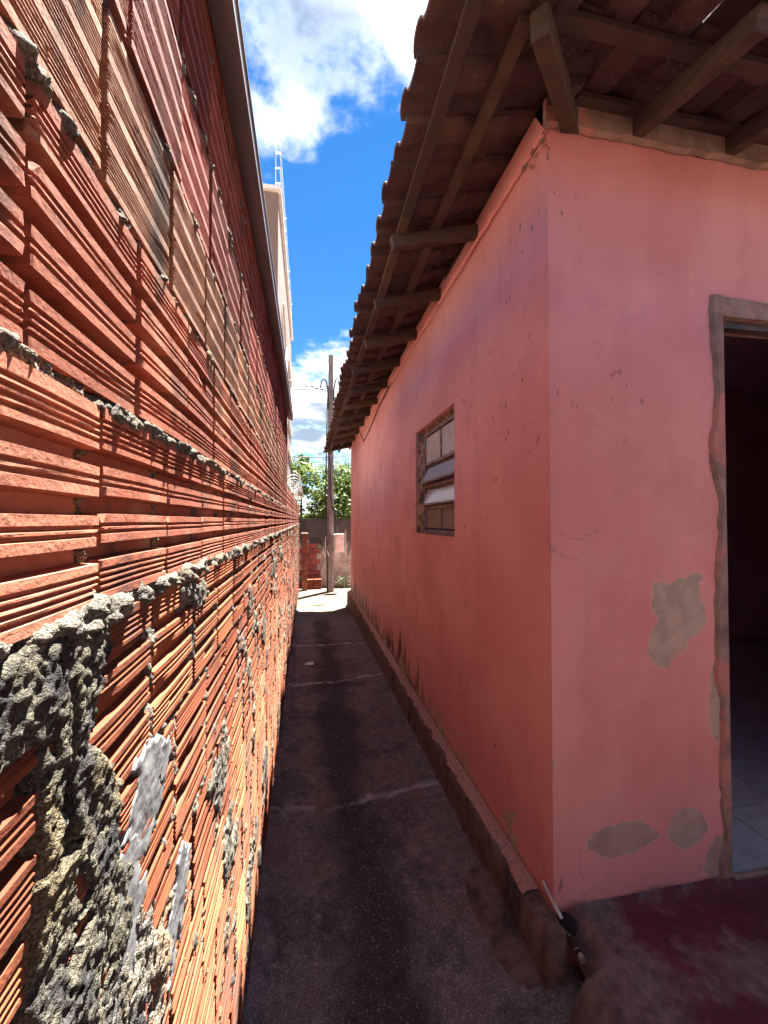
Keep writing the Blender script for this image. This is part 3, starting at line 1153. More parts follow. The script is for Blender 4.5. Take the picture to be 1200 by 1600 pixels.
obj('render_coat', mesh('render_coat', v, f, M['kerbtop']), kerb, label='worn salmon coat on top of the kerb')


# ------------------------------------------------------------------ porch
def f_porch(t):
    p = t.pos()
    x, y, z = t.xyz(p)
    n = t.noise(p, 4.2, 6, 0.6)
    n2 = t.noise(p, 28, 6, 0.65)
    red = t.mix(t.step(n2, 0.3, 0.7), (0.15, 0.028, 0.040), (0.10, 0.022, 0.030))
    con = t.mix(t.step(n2, 0.33, 0.7), (0.22, 0.165, 0.145), (0.12, 0.085, 0.08))
    worn = t.m('ADD', n, t.m('MULTIPLY', t.m('SUBTRACT', 1.0, t.step(x, 0.90, 1.22)), 0.28))
    c = t.mix(t.step(worn, 0.44, 0.60), red, con)
    c = t.mix(t.m('MULTIPLY', t.step(t.noise(p, 9, 5, 0.7), 0.55, 0.7), 0.45), c, (0.06, 0.04, 0.045))
    t.out(c, t.m('ADD', 0.5, t.m('MULTIPLY', n2, 0.4)), t.bump(t.m('ADD', n, t.m('MULTIPLY', n2, 0.4)), 0.4, 0.012), 0.3)


M['porch'] = mat('worn_red_cement', f_porch)
xs = np.concatenate([[0.80, 0.815, 0.835, 0.855, 0.872, 0.890], np.linspace(0.92, 2.6, 50), np.linspace(2.7, 6.2, 16)])
ys = np.concatenate([np.linspace(-1.6, 0.6, 24), np.linspace(0.64, 1.20, 30), [1.215, 1.232, 1.245, 1.255]])
XX, YY = np.meshgrid(xs, ys, indexing='ij')
ZZ = HZ - 0.004 + (fbm(XX, YY, 0.35, 4, 91) - 0.5) * 0.016
e = np.clip((0.905 - XX) / 0.10, 0, 1)
ZZ = ZZ - 0.235 * e ** 1.8 - 0.02 * np.clip((1.02 - XX) / 0.1, 0, 1)
e2 = np.clip((YY - 1.205) / 0.05, 0, 1)
ZZ -= np.where(XX < 0.94, 0.21 * e2 ** 2 * np.clip((0.96 - XX) / 0.04, 0, 1), 0)
XX = XX + (fbm(YY, XX, 0.2, 3, 93) - 0.5) * 0.03 * (XX < 0.93)
me = np_mesh('porch_floor', np.stack([XX, YY, ZZ], -1).reshape(-1, 3), grid_faces(*XX.shape), M['porch'])
obj('porch_floor', me, kind='structure', label='worn red cement porch floor before the doorway', cat='porch')
xs = np.concatenate([np.linspace(0.945, 2.6, 40), np.linspace(2.7, 6.2, 16)])
ys = np.array([1.2535, 1.28, 1.30, 1.33, 1.36, 1.385, 1.403])
XX, YY = np.meshgrid(xs, ys, indexing='ij')
ZZ = HZ - 0.004 + (fbm(XX, YY, 0.35, 4, 91) - 0.5) * 0.016 + 0.022 * np.clip((YY - 1.365) / 0.03, 0, 1) - 0.020 * np.clip((1.02 - XX) / 0.1, 0, 1) * (YY < 1.37)
ZZ[0, :] -= 0.10
me = np_mesh('porch_strip', np.stack([XX, YY, ZZ], -1).reshape(-1, 3), grid_faces(*XX.shape), M['porch'])
obj('porch_strip', me, kind='structure', label='dirty strip of porch floor against the front wall', cat='porch')


# unseen shelter added behind the camera to shade porch and front wall
def f_shade(t):
    p = t.pos()
    c = t.mix(t.step(t.noise(p, 3, 3), 0.35, 0.7), (0.30, 0.20, 0.16), (0.20, 0.13, 0.11))
    t.out(c, 0.9)


M['shade'] = mat('shade_shelter_render', f_shade)


def f_plain0(col):
    def fn(t):
        t.out(t.mix(t.step(t.noise(t.pos(), 5, 3), 0.35, 0.7), col, tuple(k * 0.7 for k in col)), 0.95)
    return fn



lt = empty('added_shade_shelter', (3.2, -1.95, 0), 'open shelter added out of view to shade the porch and front wall', 'shelter')
b = MB().add([(-2.85, 1.95, 2.72), (3.0, 1.95, 2.72), (3.0, -1.2, 3.3), (-2.85, -1.2, 3.3), (-2.85, 1.95, 2.75), (3.0, 1.95, 2.75), (3.0, -1.2, 3.33), (-2.85, -1.2, 3.33)],
             [(0, 1, 2, 3), (7, 6, 5, 4), (0, 4, 5, 1), (1, 5, 6, 2), (2, 6, 7, 3), (3, 7, 4, 0)])
M['shelter_roof'] = mat('dark_shelter_roof', f_plain0((0.085, 0.055, 0.047)))  # kept dark so the added roof bounces little sun onto the front wall
obj('roof', b.me('roof', M['shelter_roof']), lt)
obj('back_wall', MB().box(-3.4, 3.0, -1.2, -1.05, -.26, 3.28).me('back_wall', M['shade']), lt)
for x in (0.4, 2.8):
    obj('post', MB().box(x - .06, x + .06, 0.3, 0.42, -.26, 3.0).me('post', M['shade']), lt)

# ------------------------------------------------------------------ window
def f_glass_pat(t):
    p = t.pos()
    vv = t.voro(p, 70)
    c = t.mix(t.step(t.noise(p, 8, 4), 0.35, 0.7), (0.80, 0.76, 0.70), (0.62, 0.55, 0.48))
    t.out(c, 0.28, t.bump(vv, 0.8, 0.01), 0.6, 0, 0.12)


def f_glass_dirty(t):
    p = t.pos()
    c = t.mix(t.step(t.noise(p, 20, 5), 0.35, 0.7), (0.30, 0.22, 0.19), (0.20, 0.15, 0.13))
    t.out(c, 0.45, t.bump(t.voro(p, 90), 0.5, 0.008), 0.5, 0, 0.2)


def f_glass_sash(t):
    p = t.pos()
    t.out((0.58, 0.70, 0.86), 0.06, t.bump(t.voro(p, 110), 0.10, 0.004), 1.0, 0, 0.15)  # pale blue base colour stands in for the reflected sky


M['glass_pat'] = mat('patterned_glass', f_glass_pat)
M['glass_dirty'] = mat('grimy_glass', f_glass_dirty)
M['glass_sash'] = mat('sky_tinted_sash_glass', f_glass_sash)


def f_frame(t):
    p = t.pos()
    c = t.mix(t.step(t.noise(p, 30, 5, 0.65), 0.40, 0.62), (0.32, 0.29, 0.27), (0.15, 0.105, 0.09))
    t.out(c, 0.65, t.bump(t.noise(p, 120, 4), 0.4, 0.003), 0.35)


M['frame'] = mat('peeling_grey_steel', f_frame)


def f_jamb(t):
    p = t.pos()
    c = t.mix(t.step(t.noise(t.vm('MULTIPLY', p, (2, 2, 0.7)), 16, 6, 0.7), 0.42, 0.6), (0.42, 0.28, 0.22), (0.10, 0.065, 0.055))
    t.out(c, 0.9, t.bump(t.noise(p, 60, 5, 0.65), 0.7, 0.008), 0.2)


M['jamb'] = mat('crumbling_jamb_render', f_jamb)
wy0, wy1, wz0, wz1 = WIN
win = obj('window', None, house, L((HX, (wy0 + wy1) / 2, wz0)), label='small steel window with two tilted glass sashes')


def WL(p):
    return (p[0] - HX, p[1] - (wy0 + wy1) / 2, p[2] - wz0)


def wpart(name, b, m, bevel=0.0, **k):
    b.v = [WL(p) for p in b.v]
    return obj(name, b.me(name, M[m], bevel=bevel), win, **k)


FXp = HX + 0.045
b = MB()
fy0, fy1 = wy0 + 0.006, wy1 - 0.09
b.box(FXp, FXp + .03, fy0, fy0 + .022, wz0 + .012, wz1 - .03).box(FXp, FXp + .03, fy1 - .022, fy1, wz0 + .012, wz1 - .03)
b.box(FXp + .001, FXp + .031, fy0 + .022, fy1 - .022, wz1 - .055, wz1 - .03).box(FXp + .001, FXp + .031, fy0 + .022, fy1 - .022, wz0 + .012, wz0 + .034)
rows = [wz0 + .034, wz0 + .205, wz0 + .375, wz0 + .555, wz1 - .055]
for z in rows[1:4]:
    b.box(FXp + .001, FXp + .031, fy0 + .022, fy1 - .022, z - .010, z + .010)
wpart('frame', b, 'frame')
ym = (fy0 + fy1) / 2
for i in (0, 3):
    wpart('glazing_bar', MB().box(FXp + .003, FXp + .027, ym - .010, ym + .010, rows[i] + .011, rows[i + 1] - .011), 'frame')
    for a, c in ((fy0 + .023, ym - .011), (ym + .011, fy1 - .023)):
        wpart('pane', MB().box(FXp + .013, FXp + .017, a, c, rows[i] + .011, rows[i + 1] - .011), 'glass_pat' if i == 3 else 'glass_dirty')
for i in (1, 2):
    za, zb = rows[i] + .012, rows[i + 1] - .012
    ang = R(20 if i == 1 else 27)
    piv = Vector((FXp + .015, 0, za + (zb - za) * 0.72))
    rot = Matrix.Rotation(ang, 4, 'Y')      # lower edge swings out over the alley

    def RT(bb):
        bb.v = [tuple(rot @ (Vector(p) - piv) + piv) for p in bb.v]
        return bb
    a, c = fy0 + .026, fy1 - .026
    sb = MB().box(FXp + .008, FXp + .022, a, a + .014, za, zb).box(FXp + .008, FXp + .022, c - .014, c, za, zb)
    sb.box(FXp + .0085, FXp + .0225, a + .014, c - .014, za, za + .014).box(FXp + .0085, FXp + .0225, a + .014, c - .014, zb - .014, zb)
    wpart('sash', RT(sb), 'frame')
    wpart('pane', RT(MB().box(FXp + .013, FXp + .017, a + .0145, c - .0145, za + .0145, zb - .0145)), 'glass_sash', label='tilted glass pane with the sky reflection painted into its blue')
# crumbling render filling the far jamb and the head
v = []
b = MB()
nz = 40
P = []
for i in range(nz + 1):
    z = wz0 + .004 + (wz1 - wz0 - .008) * i / nz
    for j, x in enumerate((HX + 0.003, HX + .015, HX + .03, HX + .045, HX + .075)):
        P.append((x, wy1 - 0.03 - 0.06 * min(1, j / 3) + (float(vn(np.array(z), np.array(x), .04, 95)) - .5) * .03, z))
b.add(P, [(i * 5 + j, i * 5 + j + 1, i * 5 + j + 6, i * 5 + j + 5) for i in range(nz) for j in range(4)])
wpart('jamb_render', b, 'jamb')
b = MB()
P = []
for i in range(31):
    y = wy0 + .003 + (wy1 - wy0 - .006) * i / 30
    k = (float(vn(np.array(y), np.array(1.0), .04, 96)) - .5) * .03
    P += [(HX + .025, y, wz1 - .001), (HX + .05, y, wz1 - .032 + k), (HX + .10, y, wz1 - .045 + k)]
b.add(P, [(i * 3 + j, i * 3 + j + 1, i * 3 + j + 4, i * 3 + j + 3) for i in range(30) for j in range(2)])
wpart('head_render', b, 'jamb')
b = MB().box(HX - .006, HX + .14, wy0 + .004, wy1 - .004, wz0 + .001, wz0 + .012)
wpart('sill', b, 'jamb', 0.003)

# ------------------------------------------------------------------ roof
EX = 0.40                               # alley eave line
EY = HY - 0.60                          # porch eave line
SL = math.tan(R(14.5))
EZ = 3.09                               # underside of the battens at the eave


def f_rooftile(t):
    p = t.pos()
    r = t.rand()
    c = t.mix(r, (0.078, 0.050, 0.048), (0.115, 0.070, 0.063))
    c = t.mix(t.step(t.noise(p, 10, 6, 0.65), 0.45, 0.70), c, (0.055, 0.036, 0.034))
    c = t.mix(t.step(t.noise(p, 30, 4, 0.65), 0.60, 0.72), c, (0.17, 0.12, 0.105))
    t.out(c, 0.9, t.bump(t.noise(p, 70, 4, 0.65), 0.5, 0.006), 0.2)


def f_wood(t):
    p = t.pos()
    g_ = t.noise(t.vm('MULTIPLY', p, (9, 9, 70)), 1.0, 4, 0.6)
    r = t.rand()
    c = t.mix(r, (0.065, 0.045, 0.038), (0.11, 0.073, 0.058))
    c = t.mix(t.m('MULTIPLY', t.step(g_, 0.40, 0.70), 0.6), c, (0.04, 0.028, 0.025))
    t.out(c, 0.85, t.bump(g_, 0.4, 0.004), 0.2)


M['rooftile'] = mat('old_clay_roof_tile', f_rooftile)
M['wood'] = mat('old_roof_timber', f_wood)
TW, TL = 0.205, 0.40
tprof = []
for k in range(9):                      # barrel
    a = math.pi * k / 8
    tprof.append((-0.055 - 0.052 * math.cos(a), 0.012 + 0.034 * math.sin(a)))
for x, z in ((0.02, 0.004), (0.06, 0.0), (0.10, 0.004), (0.112, 0.016)):
    tprof.append((x, z))


def tile_verts(n_along=2, th=0.011):
    v, f = [], []
    m_ = len(tprof)
    for i in range(n_along):
        s = -0.02 + (TL + 0.02) * i / (n_along - 1)
        k = 1.0 if i == 0 else 0.93
        for x, z in tprof:
            v.append((x * k, s, z))
        for x, z in tprof:
            v.append((x * k, s, z - th))
    w2 = 2 * m_
    for i in range(n_along - 1):
        for j in range(m_ - 1):
            f.append((i * w2 + j, i * w2 + j + 1, (i + 1) * w2 + j + 1, (i + 1) * w2 + j))
            f.append((i * w2 + m_ + j, (i + 1) * w2 + m_ + j, (i + 1) * w2 + m_ + j + 1, i * w2 + m_ + j + 1))
        f.append((i * w2, (i + 1) * w2, (i + 1) * w2 + m_, i * w2 + m_))
        f.append((i * w2 + m_ - 1, i * w2 + 2 * m_ - 1, (i + 1) * w2 + 2 * m_ - 1, (i + 1) * w2 + m_ - 1))
    for i in (0, n_along - 1):
        for j in range(m_ - 1):
            f.append((i * w2 + j, i * w2 + m_ + j, i * w2 + m_ + j + 1, i * w2 + j + 1))
    return v, f


tv, tf = tile_verts()
bb = MB().add(tv, tf)
tile_me = bb.me('roof_tile', M['rooftile'], smooth=False)
roof = obj('roof', None, house, L((EX, EY, EZ)), label='old brown clay tile roof with deep overhanging eave')


def RL(p):
    return Vector((p[0] - EX, p[1] - EY, p[2] - EZ))


ANG = math.atan(SL)
# side slope: local tile y (up slope) -> +X, tile x -> -Y.  front slope: tile y -> +Y, tile x -> +X
side_m = Matrix.Rotation(R(-90), 4, 'Z') @ Matrix.Rotation(ANG - 0.035, 4, 'X')
front_m = Matrix.Rotation(ANG - 0.035, 4, 'X')
rowstep = 0.335
stuff = MB()
rt = random.Random(3)
ROOF_FAR = FAR + 0.28


def put_tile(mtx, loc, single):
    jit = Matrix.Rotation(rt.uniform(-.022, .022), 4, 'Z') @ Matrix.Rotation(rt.uniform(-.014, .014), 4, 'X')
    mm = Matrix.Translation(RL(loc)) @ mtx @ jit
    if single:
        o = obj('roof_tile', tile_me, roof)
        o.matrix_local = mm
    else:
        stuff.add([mm @ Vector(p) for p in tv], tf)


nrow = 10
for r in range(nrow):
    s = r * rowstep * math.cos(ANG)
    x = EX - 0.03 + s
    z = EZ + 0.045 + (x - EX) * SL + 0.012
    k = 0
    y = ROOF_FAR - 0.10
    while y > EY + (x - EX) + 0.04:
        dz = -0.05 * max(0, (y - 7.4)) / 1.4
        put_tile(side_m, (x + rt.uniform(-.022, .014), y, z + dz + rt.uniform(-.004, .006)), r < 3)
        y -= TW
    y = EY - 0.03 + s
    zz = EZ + 0.045 + (y - EY) * SL + 0.012
    x = EX + (y - EY) + 0.12
    while x < 5.6:
        put_tile(front_m, (x, y + rt.uniform(-.02, .014), zz + rt.uniform(-.004, .006)), r < 3 and x < 2.6)
        x += TW
obj('tiles_above', stuff.me('tiles_above', M['rooftile'], fix=False), roof, kind='stuff')
# hip tiles over the corner
hv = []
for k in range(10):
    a = math.pi * k / 9
    hv.append((0.09 * math.cos(a), 0.07 * math.sin(a)))
hb = MB()
for i, (s, z) in enumerate(((0, 0), (0.42, -0.0))):
    for x, zz in hv:
        hb.v.append((x * (1 if i == 0 else .85), s, zz))
hb.f = [(j, j + 1, 11 + j, 10 + j) for j in range(9)]
hip_me = hb.me('hip_tile', M['rooftile'], fix=False)
hm = Matrix.Rotation(R(-45), 4, 'Z') @ Matrix.Rotation(math.atan(SL / math.sqrt(2)) - 0.03, 4, 'X')
for k in range(9):
    d = -0.05 + k * 0.36 / math.sqrt(2)
    o = obj('hip_tile', hip_me, roof)
    o.matrix_local = Matrix.Translation(RL((EX + d, EY + d, EZ + 0.075 + d * SL))) @ hm

# timbers
def up(x):
    return EZ + (x - EX) * SL


ry = [2.02, 2.63, 3.24, 3.87, 4.50, 5.12, 5.75, 6.36, 6.98, 7.60, 8.22]
for y in ry:
    b = MB().beam(RL((0.45 + rt.uniform(-.05, .05), y + rt.uniform(-.02, .02), up(0.45) - 0.034)), RL((2.6, y, up(2.6) - 0.034)), 0.045, 0.065)
    obj('rafter', b.me('rafter', M['wood'], bevel=0.003), roof)
for x in (EX + .06, EX + .26, EX + .50, 1.3, 1.7):
    b = MB()
    pts = []
    for k in range(9):
        y = EY + (x - EX) + 0.05 + (ROOF_FAR - 0.05 - EY - (x - EX) - 0.05) * k / 8
        pts.append(RL((x + rt.uniform(-.012, .012), y, up(x) + 0.012 - 0.05 * max(0, y - 7.4) / 1.4)))
    for p, q in zip(pts[:-1], pts[1:]):
        b.beam(p, q, 0.045, 0.022)
    obj('batten', b.me('batten', M['wood']), roof)
for x in (1.28, 1.72, 2.12, 2.60, 3.1):
    b = MB().beam(RL((x, EY + 0.12, EZ + 0.12 * SL - 0.037)), RL((x, EY + 2.0, EZ + 2.0 * SL - 0.037)), 0.05, 0.07)
    obj('rafter', b.me('rafter', M['wood'], bevel=0.003), roof)
for y in (EY + .06, EY + .30, EY + .56, EY + .9):
    b = MB().beam(RL((EX + (y - EY) + .03, y, EZ + (y - EY) * SL + .013)), RL((5.4, y, EZ + (y - EY) * SL + .013)), 0.045, 0.022)
    obj('batten', b.me('batten', M['wood']), roof)
b = MB().beam(RL((EX + .26, EY + .26, EZ + .26 * SL - .055)), RL((EX + 2.2, EY + 2.2, EZ + 2.2 * SL - .055)), 0.055, 0.08)
obj('hip_rafter', b.me('hip_rafter', M['wood'], bevel=0.004), roof)
# round pole plate on the wall head that shows its end at the corner
b = MB().tube([RL((HX + .05, HY - .10, WTOP + .05)), RL((HX + .05, FAR + .1, WTOP + .05))], 0.05, 10)
obj('wall_plate', b.me('wall_plate', M['wood']), roof)

# thin cable stapled below the eave
def wire(name, pts, r, m, label, cat, group=None, parent=None):
    c = Vector(pts[0])
    b = MB().tube([Vector(p) - c for p in pts], r, 5)
    return obj(name, b.me(name, M[m], True), parent, c, label=label, cat=cat, group=group)


def f_plain(col, rough=0.6, metal=0.0):
    def fn(t):
        p = t.pos()
        c = t.mix(t.step(t.noise(p, 12, 5, 0.6), 0.35, 0.7), col, tuple(k * 0.7 for k in col))
        t.out(c, rough, None, 0.3, metal)
    return fn


M['cable'] = mat('black_cable', f_plain((0.02, 0.02, 0.022), 0.5))
M['white_paint'] = mat('white_painted_metal', f_plain((0.72, 0.71, 0.68), 0.5))
M['plastic'] = mat('aged_white_plastic', f_plain((0.74, 0.70, 0.64), 0.5))
pts = [on_x(*q, HX - 0.012) for q in ((560, 668), (568, 690), (577, 672), (590, 640), (604, 612), (622, 575))]
wire('cable', pts, 0.006, 'cable', 'thin black cable sagging below the eave on the pink wall', 'cable')

# ------------------------------------------------------------------ beyond the alley
def f_beige(t):
    p = t.pos()
    c = t.mix(t.step(t.noise(p, 1.2, 5, 0.6), 0.3, 0.7), (0.20, 0.15, 0.13), (0.17, 0.125, 0.105))
    st = t.noise(t.vm('MULTIPLY', p, (3, 3, 0.25)), 1.2, 5, 0.6)
    c = t.mix(t.m('MULTIPLY', t.step(st, 0.5, 0.75), 0.3), c, (0.12, 0.095, 0.08))
    t.out(c, 0.85, t.bump(t.noise(p, 40, 4), 0.2, 0.01))


M['beige'] = mat('beige_render', f_beige)
BX, BY, BZ = -0.47, 6.6, 6.85
bld = empty('beige_house', (-2.2, 9.3, 0), 'tall beige rendered house rising behind the brick wall', 'house')
o_ = Vector((-2.2, 9.3, 0))


def bl(b):
    b.v = [tuple(Vector(p) - o_) for p in b.v]
    return b


obj('wall', bl(MB().box(-4.2, BX, BY, 12.0, -0.3, BZ)).me('wall', M['beige']), bld)
obj('coping', bl(MB().box(-4.26, BX + .05, BY - .06, 12.06, BZ + .002, BZ + .07)).me('coping', M['white_paint']), bld)
for z in (3.3, 4.05, 4.85, 5.5):
    obj('ledge', bl(MB().box(BX + .001, BX + .05, 10.2, 12.03, z, z + .05)).me('ledge', M['white_paint']), bld)
pipe = MB().tube([(BX + .03, 8.6, 2.0), (BX + .03, 8.6, 5.2)], 0.03, 8).tube([(BX + .03, 7.6, 5.6), (BX + .03, 8.6, 5.2)], 0.02, 6)
obj('downpipe', bl(pipe).me('downpipe', M['white_paint'], True), bld)
fence = empty('electric_fence', (BX - .05, BY + .1, BZ + .07), 'white electric fence rods with insulators on the beige house', 'fence')
for k, y in enumerate((0.0, 1.8, 3.6, 5.2)):
    obj('post', MB().beam((0, y, 0), (0.0, y, 0.95), 0.011, 0.011, up=(0, 1, 0)).me('post', M['white_paint']), fence)
    for j in range(4):
        z = 0.16 + j * 0.25
        obj('insulator', MB().tube([(-.01, y, z), (0.015, y, z), (0.05, y, z + .005), (0.075, y, z)], [0.008, 0.015, 0.010, 0.015], 8).me('insulator', M['white_paint']), fence)
for j in range(4):
    z = 0.16 + j * 0.25
    obj('wire', MB().tube([(0.065, 0, z), (0.065, 5.2, z)], 0.004, 4).me('wire', M['zinc']), fence)

# coil of razor wire on the low wall
coil = empty('razor_wire', (WX - .05, 6.2, 2.08), 'pale coiled razor wire with a white post on the low wall', 'razor wire')
b = MB()
pts = []
for k in range(0, 9 * 22):
    a = 2 * math.pi * k / 22
    pts.append((0.11 * math.sin(a) + .05, k / 22 * 0.46 - 0.4, 0.14 + 0.11 * math.cos(a)))
b.tube(pts, 0.004, 4)
obj('coil', b.me('coil', M['white_paint'], True), coil)
for y in (0.9, 3.2):
    obj('post', MB().beam((0.02, y, -.05), (0.02, y, 0.42), 0.03, 0.03, up=(0, 1, 0)).me('post', M['white_paint']), coil)

# rendered wall across the end
def f_endwall(t):
    p = t.pos()
    x, y, z = t.xyz(p)
    n = t.noise(p, 3.2, 6, 0.65)
    c = t.mix(t.step(n, 0.35, 0.7), (0.50, 0.46, 0.42), (0.27, 0.22, 0.19))
    st = t.noise(t.vm('MULTIPLY', p, (2.6, 2.6, 0.45)), 2.2, 6, 0.7)
    topm = t.step(z, 0.55, 1.55)
    k = t.step(t.m('ADD', t.m('MULTIPLY', topm, 0.36), st), 0.58, 0.72)
    c = t.mix(t.m('MULTIPLY', k, 0.88), c, (0.035, 0.032, 0.032))
    ck = t.voro(t.vm('ADD', p, t.noise(p, 4, 4, out='Color')), 2.6, 'DISTANCE_TO_EDGE')
    c = t.mix(t.m('MULTIPLY', t.m('SUBTRACT', 1.0, t.step(ck, 0.006, 0.025)), 0.7), c, (0.05, 0.04, 0.04))
    t.out(c, 0.92, t.bump(t.noise(p, 20, 5, 0.65), 0.5, 0.015), 0.2)


M['endwall'] = mat('mouldy_render', f_endwall)
EWY = 11.6
ew = empty('rendered_wall', (1.5, EWY, -0.2), 'mould streaked grey rendered wall closing the end of the alley', 'wall')
us = np.linspace(-1.2, 6.5, 386)
zs = np.linspace(-0.3, 1.67, 100)
U, Z = np.meshgrid(us, zs, indexing='ij')
n = fbm(U, Z, 0.35, 5, 101) - 0.5
hole = np.minimum.reduce([(0.40 + n * 0.35 - 0.10 * np.clip(Z - .5, 0, 1)) - U, U + 0.25, 1.12 + n * 0.4 - Z])
D = np.where(hole > 0, 0.045, 0.0) + (fbm(U, Z, 0.6, 4, 103) - 0.5) * 0.02
V = np.stack([U - 1.5, D, Z + 0.2], -1).reshape(-1, 3)
obj('render_coat', np_mesh('render_coat', V, grid_faces(*U.shape)[:, ::-1], M['endwall']), ew)
obj('wall_core', MB().box(-2.7, 5.0, 0.075, 0.2, -0.1, 1.865).me('wall_core', M['endwall']), ew)
obj('coping', MB().box(-2.7, 5.0, -0.012, 0.07, 1.8705, 1.895).me('coping', M['endwall']), ew)
bm_ = MB().box(-.095, .095, -.02, .05, 0.004, .136, 0.006).me('brick', M['brick_top'], bevel=0.004)
for r in range(8):
    for k in range(4):
        x = -0.12 + k * 0.20 + (0.1 if r % 2 else 0)
        z = -0.18 + r * 0.15
        if x < 0.42 - 0.02 * r:
            obj('brick', bm_, ew, (x - 1.5, 0.018 + random.uniform(-.006, .006), z + 0.2))

# brick pier at the end of the brick wall
pier = empty('brick_pier', (-0.06, 10.95, -0.18), 'narrow brick gate pier with a mortar cap past the wall end', 'pier')
pm = MB().box(-.065, .065, -.09, .09, .004, .086, 0.004).me('brick', M['brick'], bevel=0.004)
for k in range(16):
    obj('brick', pm, pier, (random.uniform(-.004, .004), random.uniform(-.004, .004), k * 0.09), (0, 0, random.uniform(-.02, .02)))
obj('mortar_core', MB().box(-.055, .055, -.08, .08, 0, 1.44).me('mortar_core', M['mortar']), pier)
obj('cap', MB().box(-.10, .09, -.12, .11, 1.442, 1.50, 0.012).me('cap', M['mortar'], bevel=0.015), pier)

# stack of loose bricks
st = empty('brick_stack', (0.22, 11.15, gzf(11.15)), 'short stack of orange hollow bricks at the foot of the pole', 'bricks')
lb = lib('A', 'brick_low', 0.19, 1)
for i, (x, z) in enumerate(((-.16, .0), (.06, .0), (-.16, .12), (.06, .12))):
    o = obj('brick', MB().box(-.10, .10, -.09, .09, 0.003, .115).add(*(lambda q: (q.v, q.f))(MB().box(-.101, .101, -.096, -.09, .025, .045).box(-.101, .101, -.096, -.09, .07, .095))).me('brick', M['brick_low']), st, (x, random.uniform(-.01, .01), z + .02), (0, 0, random.uniform(-.05, .05)))

# ------------------------------------------------------------------ pole, wires
def f_conc(t):
    p = t.pos()
    c = t.mix(t.step(t.noise(t.vm('MULTIPLY', p, (3, 3, 0.6)), 4, 6, 0.65), 0.35, 0.7), (0.27, 0.245, 0.225), (0.13, 0.115, 0.105))
    t.out(c, 0.9, t.bump(t.noise(p, 50, 4), 0.4, 0.006), 0.2)


M['concrete'] = mat('weathered_concrete', f_conc)
PY = 10.6
pb = on_y(516, 925, PY)
pole = empty('utility_pole', (pb.x, PY, gzf(PY)), 'weathered concrete utility pole with cables beside the eave corner', 'pole')
ph_ = on_y(516, 556, PY).z - gzf(PY)
s = MB()
n = 12
for i in range(n + 1):
    k = i / n
    wv_ = 0.088 - 0.032 * k
    dv = 0.085 - 0.03 * k
    z = ph_ * k
    s.v += [(-wv_, -dv, z), (-wv_ * .55, -dv * 1.25, z), (wv_ * .55, -dv * 1.25, z), (wv_, -dv, z), (wv_, dv, z), (-wv_, dv, z)]
s.f = [(i * 6 + j, i * 6 + (j + 1) % 6, (i + 1) * 6 + (j + 1) % 6, (i + 1) * 6 + j) for i in range(n) for j in range(6)] + [tuple(range(n * 6, n * 6 + 6))]
obj('shaft', s.me('shaft', M['concrete']), pole)


def pp(px, py, dy=-0.14):
    p = on_y(px, py, PY + dy)
    return (p.x - pb.x, dy, p.z - gzf(PY))


obj('cable', MB().tube([pp(512, 925), pp(511, 880), pp(509, 800), pp(510, 700), pp(512, 620)], 0.016, 6).me('cable', M['cable'], True), pole)
obj('conduit', MB().tube([pp(528, 832), pp(524, 805), pp(519, 790), pp(516, 770), pp(517, 660)], 0.018, 6).me('conduit', M['cable'], True), pole)
obj('cable', MB().tube([pp(514, 870), pp(508, 850), pp(510, 835)], 0.014, 6).me('cable', M['white_paint'], True), pole)
loop = [pp(513, 640), pp(512, 606), pp(509.5, 595), pp(505.5, 592), pp(502, 596), pp(501, 606)]
obj('cable_loop', MB().tube(loop, 0.018, 6).me('cable_loop', M['cable'], True), pole)
loop = [pp(521, 640), pp(522, 606), pp(524, 595), pp(527.5, 590), pp(530, 596), pp(531, 608)]
obj('cable_loop', MB().tube(loop, 0.018, 6).me('cable_loop', M['cable'], True), pole)
a, c = pp(522.5, 836), pp(537, 862)
mb_ = MB().box(a[0], c[0], -0.30, -0.12, c[2], a[2])
mbox = obj('meter_box', mb_.me('meter_box', M['plastic'], bevel=0.012), pole, label='aged white meter box fixed to the pole')
lid = MB().prism([(a[0] - .02, a[2] + .002), (c[0] + .02, a[2] + .002), (c[0] - .01, a[2] + .035), (a[0] + .01, a[2] + .035)], 'y', -.32, -.11)
obj('lid', lid.me('lid', M['plastic']), mbox)
obj('door_panel', MB().box(a[0] + .03, c[0] - .03, -.312, -.302, c[2] + .05, a[2] - .04).me('door_panel', M['plastic'], bevel=0.004), mbox)
for i, (p0, p1, sag, lab) in enumerate((((455, 592), (516, 612), .05, 'uppermost overhead wire running left from the pole'),
                                   ((452, 600), (516, 604), .04, 'overhead wire second from the top left of the pole'),
                                   ((452, 606), (516, 607), .04, 'overhead wire third from the top left of the pole'),
                                   ((450, 712), (512, 714), .03, 'low overhead wire running behind the eave tip'),
                                   ((517, 567), (560, 590), .03, 'short overhead wire falling right from the pole top'))):
    A, B = on_y(*p0, PY - .05), on_y(*p1, PY - .05)
    d = (B - A)
    if p0[0] < 500:
        A = A - d * 1.2
    else:
        B = B + d * 0.6
    pts = [A.lerp(B, k / 12) - Vector((0, 0, sag * 4 * (k / 12) * (1 - k / 12))) for k in range(13)]
    wire('overhead_wire', pts, 0.011, 'cable', lab, 'wire', 'overhead wires at the pole')


# ------------------------------------------------------------------ trees
def f_leaf(cols):
    def fn(t):
        r = t.n('ShaderNodeNewGeometry').outputs['Random Per Island']
        c = t.mix(r, cols[0], cols[1])
        tr = t.n('ShaderNodeBsdfTranslucent')
        t.put(tr.inputs['Color'], t.scale(c, 1.3))
        t.out(c, 0.45, None, 0.4, extra=(0.35, tr.outputs[0]))
    return fn


